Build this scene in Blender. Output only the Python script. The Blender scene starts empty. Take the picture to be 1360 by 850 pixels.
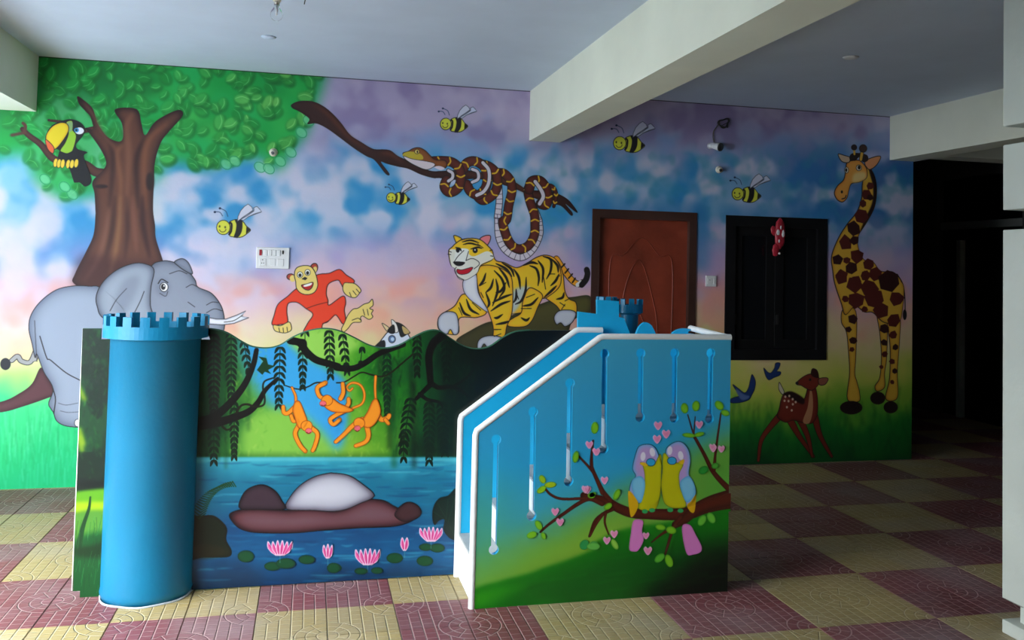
import bpy, bmesh, math, random
import numpy as np
from mathutils import Matrix, Vector

# ------------------------------------------------------------------ camera
T = 0.6                                    # side of one coloured square of the floor
FPX, CX, CY = 1175.29, 697.48, 306.99
PITCH, ROLL, YAW = -0.0389, 0.0231, 0.2373
H = 2.5971 * T                             # eye height
def _basis():
    c, s = math.cos(YAW), math.sin(YAW); a, b = math.cos(PITCH), math.sin(PITCH); e, f = math.cos(ROLL), math.sin(ROLL)
    return (np.array([[e, 0, f], [0, 1, 0], [-f, 0, e]]) @ np.array([[1, 0, 0], [0, a, -b], [0, b, a]])
            @ np.array([[c, -s, 0], [s, c, 0], [0, 0, 1]]))
CM = _basis()
scene = bpy.context.scene
COL = scene.collection
cam_d = bpy.data.cameras.new('camera'); cam = bpy.data.objects.new('camera', cam_d); COL.objects.link(cam)
cam_d.sensor_fit = 'HORIZONTAL'; cam_d.sensor_width = 36.0; cam_d.lens = 36.0 * FPX / 1360.0
cam_d.shift_x = -(CX - 680.0) / 1360.0; cam_d.shift_y = (CY - 425.0) / 1360.0
cam_d.clip_start = 0.05; cam_d.clip_end = 200
m = Matrix.Identity(4)
for i in range(3):
    m[i][0] = CM[0][i]; m[i][1] = CM[2][i]; m[i][2] = -CM[1][i]
m[0][3], m[1][3], m[2][3] = 0, 0, H   # eye point
cam.matrix_world = m
scene.camera = cam

# ------------------------------------------------------------------ light
W = bpy.data.worlds.new('world'); scene.world = W; W.use_nodes = True
bg = W.node_tree.nodes['Background']; bg.inputs[0].default_value = (0.80, 0.91, 1.0, 1); bg.inputs[1].default_value = 1.3
vs = scene.view_settings
vs.view_transform = 'Standard'; vs.look = 'None'; vs.gamma = 1.0; vs.use_curve_mapping = False
vs.exposure = 0.85
scene.cycles.use_denoising = True
scene.cycles.max_bounces = 10; scene.cycles.diffuse_bounces = 6
def area(name, loc, rot, sx, sy, power, col):
    d = bpy.data.lights.new(name, 'AREA'); d.shape = 'RECTANGLE'; d.size = sx; d.size_y = sy; d.energy = power; d.color = col
    o = bpy.data.objects.new(name, d); COL.objects.link(o); o.location = loc; o.rotation_euler = rot
    return o
# daylight of the open yard: the side open to the left, given by an area lamp outside the opening
dl = area('daylight_side', (-2.6, 3.0, 1.5), (0, math.radians(-57), math.radians(30)), 1.9, 2.4, 52, (0.92, 0.97, 1.0)); dl.data.spread = math.radians(100)
sun_d = bpy.data.lights.new('sun', 'SUN'); sun_d.energy = 13.0; sun_d.angle = math.radians(1); sun_d.color = (.92, .97, 1)
sun = bpy.data.objects.new('sun', sun_d); COL.objects.link(sun); sun.rotation_euler = (0, math.radians(-1.5), 0); sun.location = (0, 0, 8)   # high over the roof: lights only the yard outside

# ------------------------------------------------------------------ helpers
def ray(px, py):
    px = np.asarray(px, float); py = np.asarray(py, float)
    v = np.stack([(px - CX) / FPX, np.ones_like(px), -(py - CY) / FPX], -1)
    return v @ CM
def atY(px, py, Y):
    """photo pixel -> (x, z) on the upright plane at depth Y"""
    d = ray(px, py); t = Y / d[..., 1]
    return np.stack([t * d[..., 0], H + t * d[..., 2]], -1)
def pixY(x, z, Y):
    q = np.stack([x, np.full_like(x, Y), z - H], -1) @ CM.T
    return CX + FPX * q[..., 0] / q[..., 1], CY - FPX * q[..., 2] / q[..., 1]

def prin(name, col, rough=0.6, metal=0.0, bump=0.0, bscale=40, vary=0.0, vscale=3.0, coat=0.0, spec=0.5):
    M = bpy.data.materials.new(name); M.use_nodes = True; nt = M.node_tree; N = nt.nodes; L = nt.links
    b = N['Principled BSDF']; b.inputs['Base Color'].default_value = (*col, 1); b.inputs['Roughness'].default_value = rough
    b.inputs['Metallic'].default_value = metal; b.inputs['Coat Weight'].default_value = coat; b.inputs['Specular IOR Level'].default_value = spec
    b.inputs['Coat Roughness'].default_value = 0.15
    g = N.new('ShaderNodeNewGeometry')
    if vary:
        n = N.new('ShaderNodeTexNoise'); n.inputs['Scale'].default_value = vscale; n.inputs['Detail'].default_value = 5
        L.new(g.outputs['Position'], n.inputs['Vector'])
        r = N.new('ShaderNodeMapRange'); r.inputs['From Min'].default_value = 0.3; r.inputs['From Max'].default_value = 0.7
        r.inputs['To Min'].default_value = 1 - vary; r.inputs['To Max'].default_value = 1 + vary
        L.new(n.outputs['Fac'], r.inputs['Value'])
        mx = N.new('ShaderNodeVectorMath'); mx.operation = 'SCALE'; mx.inputs[0].default_value = col
        L.new(r.outputs[0], mx.inputs['Scale']); L.new(mx.outputs[0], b.inputs['Base Color'])
    if bump:
        n = N.new('ShaderNodeTexNoise'); n.inputs['Scale'].default_value = bscale; n.inputs['Detail'].default_value = 4
        L.new(g.outputs['Position'], n.inputs['Vector'])
        bp = N.new('ShaderNodeBump'); bp.inputs['Strength'].default_value = bump; bp.inputs['Distance'].default_value = 0.01
        L.new(n.outputs['Fac'], bp.inputs['Height']); L.new(bp.outputs[0], b.inputs['Normal'])
    return M

def link(name, me, mat=None, parent=None, loc=None):
    o = bpy.data.objects.new(name, me); COL.objects.link(o)
    if mat is not None and len(me.materials) == 0: me.materials.append(mat)
    if parent is not None: o.parent = parent
    if loc is not None: o.location = loc
    return o
def bm_obj(name, bm, mat, parent=None, smooth=False, loc=None):
    me = bpy.data.meshes.new(name)
    bmesh.ops.recalc_face_normals(bm, faces=bm.faces)
    bm.to_mesh(me); bm.free()
    if smooth:
        for p in me.polygons: p.use_smooth = True
    return link(name, me, mat, parent, loc)
def box(bm, a, b, bev=0.0):
    v = [bm.verts.new((x, y, z)) for x in (a[0], b[0]) for y in (a[1], b[1]) for z in (a[2], b[2])]
    fs = [bm.faces.new([v[i] for i in q]) for q in ((0, 1, 3, 2), (4, 6, 7, 5), (0, 4, 5, 1), (2, 3, 7, 6), (0, 2, 6, 4), (1, 5, 7, 3))]
    if bev:
        es = list({e for f in fs for e in f.edges})
        bmesh.ops.bevel(bm, geom=es, offset=bev, segments=2, affect='EDGES', profile=0.5)
    return v
def box_obj(name, a, b, mat, parent=None, bev=0.0):
    """a thing keeps its origin at its own base centre"""
    c = Vector(((a[0] + b[0]) / 2, (a[1] + b[1]) / 2, min(a[2], b[2])))
    if parent is not None: c = Vector((0, 0, 0))
    bm = bmesh.new(); box(bm, Vector(a) - c, Vector(b) - c, bev)
    o = bm_obj(name, bm, mat, parent); o.location = c
    return o
def cyl(bm, p, q, r, r2=None, n=24, cap=True):
    p = Vector(p); q = Vector(q); r2 = r if r2 is None else r2
    z = (q - p).normalized(); x = z.orthogonal().normalized(); y = z.cross(x)
    A = [bm.verts.new(p + (x * math.cos(t) + y * math.sin(t)) * r) for t in [2 * math.pi * i / n for i in range(n)]]
    B = [bm.verts.new(q + (x * math.cos(t) + y * math.sin(t)) * r2) for t in [2 * math.pi * i / n for i in range(n)]]
    for i in range(n): bm.faces.new((A[i], A[(i + 1) % n], B[(i + 1) % n], B[i]))
    if cap: bm.faces.new(A[::-1]); bm.faces.new(B)
def lathe(bm, prof, c=(0, 0, 0), n=32, axis='Z'):
    rings = []
    for r, z in prof:
        ring = []
        for i in range(n):
            t = 2 * math.pi * i / n
            v = (r * math.cos(t), r * math.sin(t), z) if axis == 'Z' else (r * math.cos(t), -z, r * math.sin(t))
            ring.append(bm.verts.new((v[0] + c[0], v[1] + c[1], v[2] + c[2])))
        rings.append(ring)
    for A, B in zip(rings, rings[1:]):
        for i in range(n): bm.faces.new((A[i], A[(i + 1) % n], B[(i + 1) % n], B[i]))
    if prof[0][0] > 1e-6: bm.faces.new(rings[0][::-1])
    if prof[-1][0] > 1e-6: bm.faces.new(rings[-1])
    bmesh.ops.remove_doubles(bm, verts=bm.verts, dist=1e-6)
def tube_mesh(name, pts, r, cyclic=False, res=4):
    cu = bpy.data.curves.new(name, 'CURVE'); cu.dimensions = '3D'; cu.bevel_depth = r; cu.bevel_resolution = res; cu.use_fill_caps = True
    s = cu.splines.new('POLY'); s.points.add(len(pts) - 1); s.use_cyclic_u = cyclic
    for p, q in zip(s.points, pts): p.co = (*q, 1)
    o = bpy.data.objects.new(name, cu); me = bpy.data.meshes.new_from_object(o); me.name = name
    bpy.data.objects.remove(o); bpy.data.curves.remove(cu)
    for p in me.polygons: p.use_smooth = True
    return me
def plate_mesh(name, loops, y0, y1):
    """upright plate with holes: loops in (x, z), first is the outline"""
    cu = bpy.data.curves.new(name, 'CURVE'); cu.dimensions = '2D'; cu.fill_mode = 'BOTH'; cu.extrude = abs(y1 - y0) / 2
    for lp in loops:
        s = cu.splines.new('POLY'); s.points.add(len(lp) - 1); s.use_cyclic_u = True
        for p, q in zip(s.points, lp): p.co = (q[0], q[1], 0, 1)
    o = bpy.data.objects.new(name, cu); me = bpy.data.meshes.new_from_object(o); me.name = name
    bpy.data.objects.remove(o); bpy.data.curves.remove(cu)
    yc = (y0 + y1) / 2
    for v in me.vertices: v.co = (v.co.x, yc - v.co.z, v.co.y)      # (x, y) -> (x, z), front faces look at -Y
    me.update()
    return me
def tag(o, label=None, cat=None, group=None, kind=None):
    if label: o['label'] = label
    if cat: o['category'] = cat
    if group: o['group'] = group
    if kind: o['kind'] = kind
    return o
def empty(name, loc, label, cat, group=None):
    o = bpy.data.objects.new(name, None); COL.objects.link(o); o.location = loc; o.empty_display_size = 0.1
    return tag(o, label, cat, group)
def adopt(o, root):
    """parent, keeping mesh coordinates given in world space"""
    o.parent = root; o.matrix_parent_inverse = Matrix.Translation(-Vector(root.location))
    return o

# ------------------------------------------------------------------ paint box: murals are painted as numpy images
CR = dict(A=(0, 60, 3.865), B=(0, 260, 3.865), C=(0, 460, 3.865), D=(340, 100, 4.25), E=(560, 120, 4.25), F=(560, 290, 4.475),
          G=(330, 300, 4.475), Hb=(285, 265, 14.17), L=(1080, 180, 4.25), M=(1080, 360, 3.542), N=(960, 460, 4.722),
          J=(250, 430, 4.72), K=(430, 430, 4.72), O=(250, 590, 4.25), Q=(430, 590, 4.248), R=(780, 390, 4.045), S=(600, 600, 3.865),
          U=(780, 580, 3.864), Z=(0, 0, 1.0))
def P(s, cr='Z'):
    """'A:x,y x,y B:x,y' : points measured in a magnified crop of the photograph"""
    out = []
    for t in s.split():
        if ':' in t: cr, t = t.split(':')
        x, y = t.split(','); x0, y0, k = CR[cr]
        out.append((x0 + float(x) / k, y0 + float(y) / k))
    return np.array(out)
def smooth_loop(p, n=6, closed=True):
    p = np.asarray(p, float)
    if len(p) < 3: return p
    if closed: q = np.vstack([p[-1:], p, p[:2]])
    else: q = np.vstack([2 * p[0] - p[1], p, 2 * p[-1] - p[-2]])
    out = []
    for i in range(1, len(q) - 2):
        a, b, c, d = q[i - 1], q[i], q[i + 1], q[i + 2]
        for t in np.arange(n) / n:
            out.append(0.5 * (2 * b + (c - a) * t + (2 * a - 5 * b + 4 * c - d) * t * t + (3 * b - a - 3 * c + d) * t ** 3))
    if not closed: out.append(p[-1])
    return np.array(out)
def boxblur(a, r):
    r = int(round(r))
    if r < 1: return a
    for _ in range(2):
        for ax in (0, 1):
            n = a.shape[ax]
            pad = [(0, 0), (0, 0)]; pad[ax] = (r + 1, r)
            c = np.cumsum(np.pad(a, pad, mode='edge'), axis=ax)
            a = (np.take(c, range(2 * r + 1, n + 2 * r + 1), axis=ax) - np.take(c, range(0, n), axis=ax)) / (2 * r + 1)
    return a
def noise2(h, w, cell, rng, octaves=4):
    out = np.zeros((h, w), np.float32); amp = 1.0; tot = 0
    for _ in range(octaves):
        gh, gw = int(h / cell) + 3, int(w / cell) + 3
        g = rng.random((gh, gw)).astype(np.float32)
        y = np.arange(h) / cell; x = np.arange(w) / cell
        yi = y.astype(int); xi = x.astype(int); fy = y - yi; fx = x - xi
        fy = (fy * fy * (3 - 2 * fy))[:, None]; fx = (fx * fx * (3 - 2 * fx))[None]
        a = g[yi][:, xi]; b = g[yi][:, xi + 1]; c = g[yi + 1][:, xi]; d = g[yi + 1][:, xi + 1]
        out += amp * ((a * (1 - fx) + b * fx) * (1 - fy) + (c * (1 - fx) + d * fx) * fy); tot += amp
        amp *= 0.55; cell = max(2.0, cell / 2)
    return out / tot
class Canvas:
    def __init__(s, name, x0, x1, z0, z1, ppm, Y, seed=1):
        s.name, s.x0, s.x1, s.z0, s.z1, s.Y = name, x0, x1, z0, z1, Y
        s.k = ppm; s.w = int((x1 - x0) * ppm); s.h = int((z1 - z0) * ppm)
        s.img = np.ones((s.h, s.w, 3), np.float32)
        xs = x0 + (np.arange(s.w) + 0.5) / ppm; zs = z1 - (np.arange(s.h) + 0.5) / ppm
        X, Z = np.meshgrid(xs, zs)
        s.px, s.py = pixY(X, Z, Y); s.px = s.px.astype(np.float32); s.py = s.py.astype(np.float32)
        s.rng = np.random.default_rng(seed)
    def tf(s, p):
        q = atY(p[:, 0], p[:, 1], s.Y)
        return np.stack([(q[:, 0] - s.x0) * s.k, (s.z1 - q[:, 1]) * s.k], 1)
    def scale(s, p):
        c = p.mean(0); q = s.tf(np.array([c, c + [0, 1]])); return abs(q[1, 1] - q[0, 1])
    def mask(s, q, pad=2):
        S = 3
        c0 = max(0, int(q[:, 0].min()) - pad); c1 = min(s.w, int(q[:, 0].max()) + pad + 2)
        r0 = max(0, int(q[:, 1].min()) - pad); r1 = min(s.h, int(q[:, 1].max()) + pad + 2)
        if c1 <= c0 or r1 <= r0: return None
        h, w = r1 - r0, c1 - c0
        a = q - [c0, r0]; b = np.roll(a, -1, 0)
        ys = (np.arange(h * S) + 0.5) / S
        ya, yb = a[:, 1][:, None], b[:, 1][:, None]
        up = (ya <= ys) & (ys < yb); dn = (yb <= ys) & (ys < ya)
        e, r = np.nonzero(up | dn)
        if len(e) == 0: return None
        t = (ys[r] - a[e, 1]) / (b[e, 1] - a[e, 1]); x = a[e, 0] + t * (b[e, 0] - a[e, 0]); wd = np.where(up[e, r], 1, -1)
        o = np.lexsort((x, r)); r = r[o]; x = x[o]; wd = wd[o]
        cw = np.cumsum(wd)                                   # sums to zero on every closed row
        prev = cw - wd
        st = (prev == 0); en = (cw == 0)
        acc = np.zeros((h * S, w + 2), np.float32)
        for sel, sg in ((st, 1.0), (en, -1.0)):
            xx = np.clip(x[sel], 0, w); i = np.floor(xx).astype(int); f = xx - i
            np.add.at(acc, (r[sel], i), sg * (1 - f)); np.add.at(acc, (r[sel], i + 1), sg * f)
        m_ = np.cumsum(acc, 1)[:, :w].reshape(h, S, w).mean(1)
        return (slice(r0, r1), slice(c0, c1)), np.clip(m_, 0, 1)
    def put(s, sl, m_, col):
        m_ = m_[..., None]; s.img[sl] = s.img[sl] * (1 - m_) + np.asarray(col, np.float32) * m_
    def poly(s, p, col, blur=0, alpha=1, sm=True, line=None, lw=1.0, dark=None, dr=6, grad=None, hi=None):
        """fill; line = outline colour, dark/dr = airbrushed darker rim, grad = second colour at the bottom, hi = light centre"""
        if isinstance(p, str): p = P(p)
        if sm: p = smooth_loop(p)
        k = s.scale(p); q = s.tf(p); R = blur * k
        r = s.mask(q, int(2 * R + 3))
        if r is None: return p
        sl, m_ = r
        c = np.broadcast_to(np.asarray(col, np.float32), m_.shape + (3,)).copy()
        if grad is not None:
            t = np.linspace(0, 1, m_.shape[0], dtype=np.float32)[:, None, None]; c = c * (1 - t) + np.asarray(grad, np.float32) * t
        if dark is not None:
            e = np.clip((1 - boxblur(m_, dr * k / 2)) * 1.8, 0, 1)[..., None]; c = c * (1 - e) + np.asarray(dark, np.float32) * e
        if hi is not None:
            e = np.clip(boxblur(m_, dr * k) * 2 - 1, 0, 1)[..., None] ** 1.5 * 0.8; c = c * (1 - e) + np.asarray(hi, np.float32) * e
        mm = boxblur(m_, R) if R >= 1 else m_
        a = (mm * alpha)[..., None]; s.img[sl] = s.img[sl] * (1 - a) + c * a
        if line is not None: s.stroke(p, lw, line, closed=True, sm=False)
        return p
    def stroke(s, p, w, col, blur=0, alpha=1, sm=True, closed=False, line=None, taper=None, w2=None, dark=None):
        if isinstance(p, str): p = P(p)
        if sm: p = smooth_loop(p, 6, closed)
        elif closed: p = np.vstack([p, p[:1]])
        n = len(p); k = s.scale(p); q = s.tf(p)
        t = np.linspace(0, 1, n)
        ww = np.full(n, float(w)) if w2 is None else w + (w2 - w) * t
        if taper == 'both': ww = w * np.sin(np.pi * (0.06 + 0.88 * t)) ** 0.7
        ww = ww * k / 2
        if line is not None: s.stroke(p, w + 1.6, line, sm=False, taper=taper, w2=None if w2 is None else w2 + 1.6, closed=False)
        d = np.gradient(q, axis=0); d /= np.maximum(np.hypot(d[:, 0], d[:, 1]), 1e-6)[:, None]
        nn = np.stack([-d[:, 1], d[:, 0]], 1)
        a0 = np.arctan2(d[0, 1], d[0, 0]); a1 = np.arctan2(d[-1, 1], d[-1, 0])
        f = np.linspace(0, np.pi, 6)[1:-1]
        cap1 = q[-1] + ww[-1] * np.stack([np.cos(a1 + np.pi / 2 - f), np.sin(a1 + np.pi / 2 - f)], 1)
        cap0 = q[0] + ww[0] * np.stack([np.cos(a0 - np.pi / 2 - f), np.sin(a0 - np.pi / 2 - f)], 1)
        loop = np.vstack([q + nn * ww[:, None], cap1, (q - nn * ww[:, None])[::-1], cap0])
        r = s.mask(loop, int(2 * blur * k + 3))
        if r is None: return
        sl, m_ = r
        c = np.asarray(col, np.float32)
        if blur * k >= 1: m_ = boxblur(m_, blur * k)
        if dark is not None:
            e = np.clip((1 - boxblur(m_, float(ww.mean()) * 0.45)) * 1.8, 0, 1)[..., None]
            c = c * (1 - e) + np.asarray(dark, np.float32) * e
        a = (m_ * alpha)[..., None]; s.img[sl] = s.img[sl] * (1 - a) + c * a
    def ell(s, c, rx, ry, col, rot=0, **kw):
        if isinstance(c, str): c = P(c)[0]
        t = np.linspace(0, 2 * np.pi, 18, endpoint=False); a = math.radians(rot)
        x, y = rx * np.cos(t), ry * np.sin(t)
        return s.poly(np.stack([c[0] + x * math.cos(a) - y * math.sin(a), c[1] + x * math.sin(a) + y * math.cos(a)], 1), col, sm=False, **kw)
    def material(s, rough=0.5, coat=0.0, bump=0.15):
        im = bpy.data.images.new(s.name, s.w, s.h, alpha=False)
        buf = np.ones((s.h, s.w, 4), np.float32); buf[..., :3] = np.clip(s.img, 0, 1)[::-1]
        im.pixels.foreach_set(buf.ravel()); im.update(); im.pack()
        M = prin(s.name, (1, 1, 1), rough, bump=bump, bscale=25, coat=coat); nt = M.node_tree
        t = nt.nodes.new('ShaderNodeTexImage'); t.image = im; t.extension = 'EXTEND'
        u = nt.nodes.new('ShaderNodeUVMap'); u.uv_map = 'UVMap'
        nt.links.new(u.outputs[0], t.inputs[0]); nt.links.new(t.outputs[0], nt.nodes['Principled BSDF'].inputs['Base Color'])
        s.mat = M
        return M
    def uv(s, me, off=(0, 0, 0)):
        while me.uv_layers: me.uv_layers.remove(me.uv_layers[0])
        l = me.uv_layers.new(name='UVMap')
        for lp in me.loops:
            c = me.vertices[lp.vertex_index].co
            l.data[lp.index].uv = ((c.x + off[0] - s.x0) / (s.x1 - s.x0), (c.z + off[2] - s.z0) / (s.z1 - s.z0))
    def figure(s, name, pts, parent, label=None, y=None, sm=True):
        """a painted figure as its own thin film of paint on the wall, sharing the wall's painting"""
        p = P(pts) if isinstance(pts, str) else pts
        if sm: p = smooth_loop(p, 4)
        q = atY(p[:, 0], p[:, 1], s.Y); q[:, 0] = np.clip(q[:, 0], s.x0 + .01, s.x1 - .01); q[:, 1] = np.clip(q[:, 1], s.z0 + .01, s.z1 - .01)
        s.nf = getattr(s, 'nf', 0) + 1
        y = s.Y - .00035 * (s.nf % 12)
        me = plate_mesh(name, [q.tolist()], y - 0.0012, y + 0.0004)
        s.uv(me); me.materials.append(s.mat)
        o = link(name, me); o.parent = parent
        if parent.location.length: o.matrix_parent_inverse = Matrix.Translation(-Vector(parent.location))
        if label: o['label'] = label
        return o
# ------------------------------------------------------------------ the mural on the back wall
YW = 6.554; ZC = 2.898; XE = 4.988
INK = (0.10, 0.09, 0.10)
wc = Canvas('wall_mural_paint', -2.6, XE, 0.0, ZC, 290, YW, 3)
rng = wc.rng
FIG = []                                            # (canvas, name, outline, label) -> films of paint on the wall
def ramp(t, stops):
    xs = [a for a, _ in stops]; cs = np.array([c for _, c in stops], np.float32)
    return np.stack([np.interp(t, xs, cs[:, i]) for i in range(3)], -1).astype(np.float32)
def mixin(c, m_, col):
    m_ = np.clip(m_, 0, 1)[..., None]; c.img[:] = c.img * (1 - m_) + np.asarray(col, np.float32) * m_
def sstep(a, lo, hi):
    t = np.clip((a - lo) / (hi - lo), 0, 1); return t * t * (3 - 2 * t)
def sky():
    c = wc; n1 = noise2(c.h, c.w, 150, rng, 4); n2 = noise2(c.h, c.w, 70, rng, 5); n3 = noise2(c.h, c.w, 50, rng, 5)
    x, y = c.px, c.py
    yy = y - (x - 680) * 0.015 + (n1 - 0.5) * 110
    wl = sstep(x, 260, 480)[..., None]
    left = ramp(yy, [(120, (.62, .78, .90)), (230, (.42, .74, .92)), (300, (.55, .76, .92)), (350, (.80, .80, .92)), (400, (.90, .80, .88)),
                     (440, (.95, .84, .80)), (480, (.96, .93, .70)), (510, (.72, .93, .50)), (540, (.25, .88, .55)), (600, (.02, .80, .48)), (655, (.10, .85, .55))])
    mid = ramp(yy, [(90, (.66, .60, .74)), (160, (.68, .62, .76)), (200, (.50, .60, .80)), (235, (.40, .64, .82)), (290, (.48, .70, .84)), (325, (.72, .68, .82)),
                    (370, (.84, .68, .76)), (410, (.93, .70, .62)), (450, (.90, .80, .55)), (490, (.80, .82, .34)), (525, (.45, .70, .20)), (560, (.08, .48, .16)), (610, (.02, .32, .14))])
    c.img[:] = left * (1 - wl) + mid * wl
    # deep blue washes and pale clouds
    n2 = boxblur(n2, 7); n3 = boxblur(n3, 7); n4 = boxblur(noise2(c.h, c.w, 26, rng, 3), 3)
    n2 = n2 + (n4 - .5) * .16; n3 = n3 + (n4[::-1] - .5) * .16
    band = sstep(y, 165, 225) * (1 - sstep(y, 280, 350))
    bandl = sstep(y, 190, 250) * (1 - sstep(y, 330, 390)) * (1 - sstep(x, 280, 500))
    b2 = np.maximum(band, bandl)
    mixin(c, b2 * sstep(n2, 0.38, 0.66) * 0.9, (.02, .52, .80))
    mixin(c, band * sstep(x, 950, 1100) * 0.6, (.08, .30, .62))
    mixin(c, b2 * sstep(n3, 0.42, 0.68) * 0.85, (.86, .83, .91))
    mixin(c, b2 * sstep(n4, 0.45, 0.75) * sstep(x, 560, 760) * 0.4, (.10, .55, .66))
    mixin(c, sstep(y, 80, 100) * (1 - sstep(y, 180, 215)) * sstep(n3, 0.40, 0.66) * 0.6 * sstep(x, 380, 460), (.46, .38, .60))
    mixin(c, sstep(y, 80, 100) * (1 - sstep(y, 180, 215)) * sstep(n2, 0.48, 0.70) * 0.5 * sstep(x, 380, 460), (.82, .76, .84))
    mixin(c, sstep(y, 290, 340) * (1 - sstep(y, 380, 430)) * sstep(n2, 0.42, 0.70) * 0.5, (.66, .54, .80))
    mixin(c, sstep(y, 350, 390) * (1 - sstep(y, 430, 470)) * sstep(n3, 0.42, 0.68) * 0.55, (.96, .56, .46))
    mixin(c, (1 - sstep(x, 30, 80)) * sstep(y, 380, 430) * (1 - sstep(y, 470, 500)) * sstep(n1, .4, .6) * 0.5, (.98, .66, .62))
    # blue airbrushed round the door and the window
    for a in ('786,277 786,340', '786,275 930,280', '930,283 931,350', '963,283 1097,285'):
        c.stroke(a, 26, (.03, .42, .72), blur=7, alpha=0.55, sm=False)
    lt = (1 - sstep(y, 430, 520)) * .16
    mixin(c, lt, (.97, .93, .97))
    # grass strokes at the foot
    for i in range(420):
        gx = rng.uniform(-120, 130); gy = rng.uniform(560, 655); hh = rng.uniform(14, 40)
        c.stroke(np.array([[gx, gy], [gx + rng.uniform(-4, 4), gy - hh]]), rng.uniform(1.2, 3), [(.35, .95, .65), (.0, .68, .36), (.55, .97, .78)][i % 3], blur=0.8, alpha=0.45, sm=False, taper='both')
    for i in range(240):
        gx = rng.uniform(965, 1212); gy = rng.uniform(540, 610); hh = rng.uniform(8, 34)
        c.stroke(np.array([[gx, gy], [gx + rng.uniform(-7, 7), gy - hh]]), rng.uniform(2, 5), [(.02, .28, .08), (.04, .46, .14), (.0, .2, .08)][i % 3], blur=1.5, alpha=0.4, sm=False, taper='both')
def foliage():
    c = wc
    reg = '-60,60 60,55 250,60 420,80 428,110 414,150 404,180 388,196 376,220 364,226 352,212 330,208 300,216 262,222 240,214 214,220 206,238 100,262 60,250 44,230 36,205 0,208 -60,215'
    c.poly(reg, (.03, .66, .27), blur=9)
    for i in range(60):
        c.ell((rng.uniform(60, 400), rng.uniform(80, 200)), rng.uniform(12, 26), rng.uniform(8, 16), [(.35, .80, .34), (.0, .50, .20), (.10, .74, .40)][i % 3], blur=7, alpha=.4)
    c.poly('-60,60 60,60 150,70 200,120 110,150 70,170 -60,150', (.0, .42, .18), blur=18, alpha=0.65)
    c.poly('60,120 130,140 125,230 70,240 40,200', (.55, .90, .62), blur=14, alpha=0.5)
    c.poly('150,170 215,190 212,220 205,300 130,240', (.78, .88, .86), blur=12, alpha=0.6)
    inside = smooth_loop(P(reg))
    def isin(x, y):
        a = inside; b = np.roll(a, -1, 0); k = ((a[:, 1] > y) != (b[:, 1] > y))
        return (np.sum(k & (x < (b[:, 0] - a[:, 0]) * (y - a[:, 1]) / (b[:, 1] - a[:, 1] + 1e-9) + a[:, 0])) % 2) == 1
    n = 0
    while n < 330:
        x, y = rng.uniform(-40, 430), rng.uniform(75, 262)
        if not isin(x, y): continue
        n += 1; s_ = rng.uniform(5.5, 9.5); r = rng.uniform(0, 180)
        b_ = np.clip((x - 40) / 360, 0, 1); edge = rng.random()
        c.ell((x + 1.5, y + 2), s_ * 1.3, s_ * .95, (.0, .40, .14), rot=r, blur=1.4, alpha=0.55)
        c.ell((x, y), s_ * 1.2, s_ * .8, (.12 + .45 * edge * b_, .70 + .16 * edge, .25 + .15 * edge), rot=r, blur=1.2, alpha=0.30 + 0.5 * edge * (0.4 + 0.6 * b_), dark=(.10 + .3 * edge * b_, .66, .26), dr=3)
        a_ = math.radians(r); ux, uy = math.cos(a_) * s_, math.sin(a_) * s_
        c.stroke(np.array([[x - ux, y - uy], [x + uy * .35, y - ux * .35], [x + ux * 1.2, y + uy * 1.2]]), 1.2, (.62, .92, .55), blur=.6, alpha=.35 + .3 * edge * b_, taper='both')
    for x, y in ((300, 218), (312, 214), (345, 222), (357, 224), (372, 214), (386, 202), (96, 258), (86, 248), (60, 238), (108, 236), (400, 176), (410, 160)):
        c.ell((x, y), 8, 6, (.45, .86, .62), rot=40, blur=1.5, alpha=0.8, line=(.1, .6, .36), lw=.8)
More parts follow.
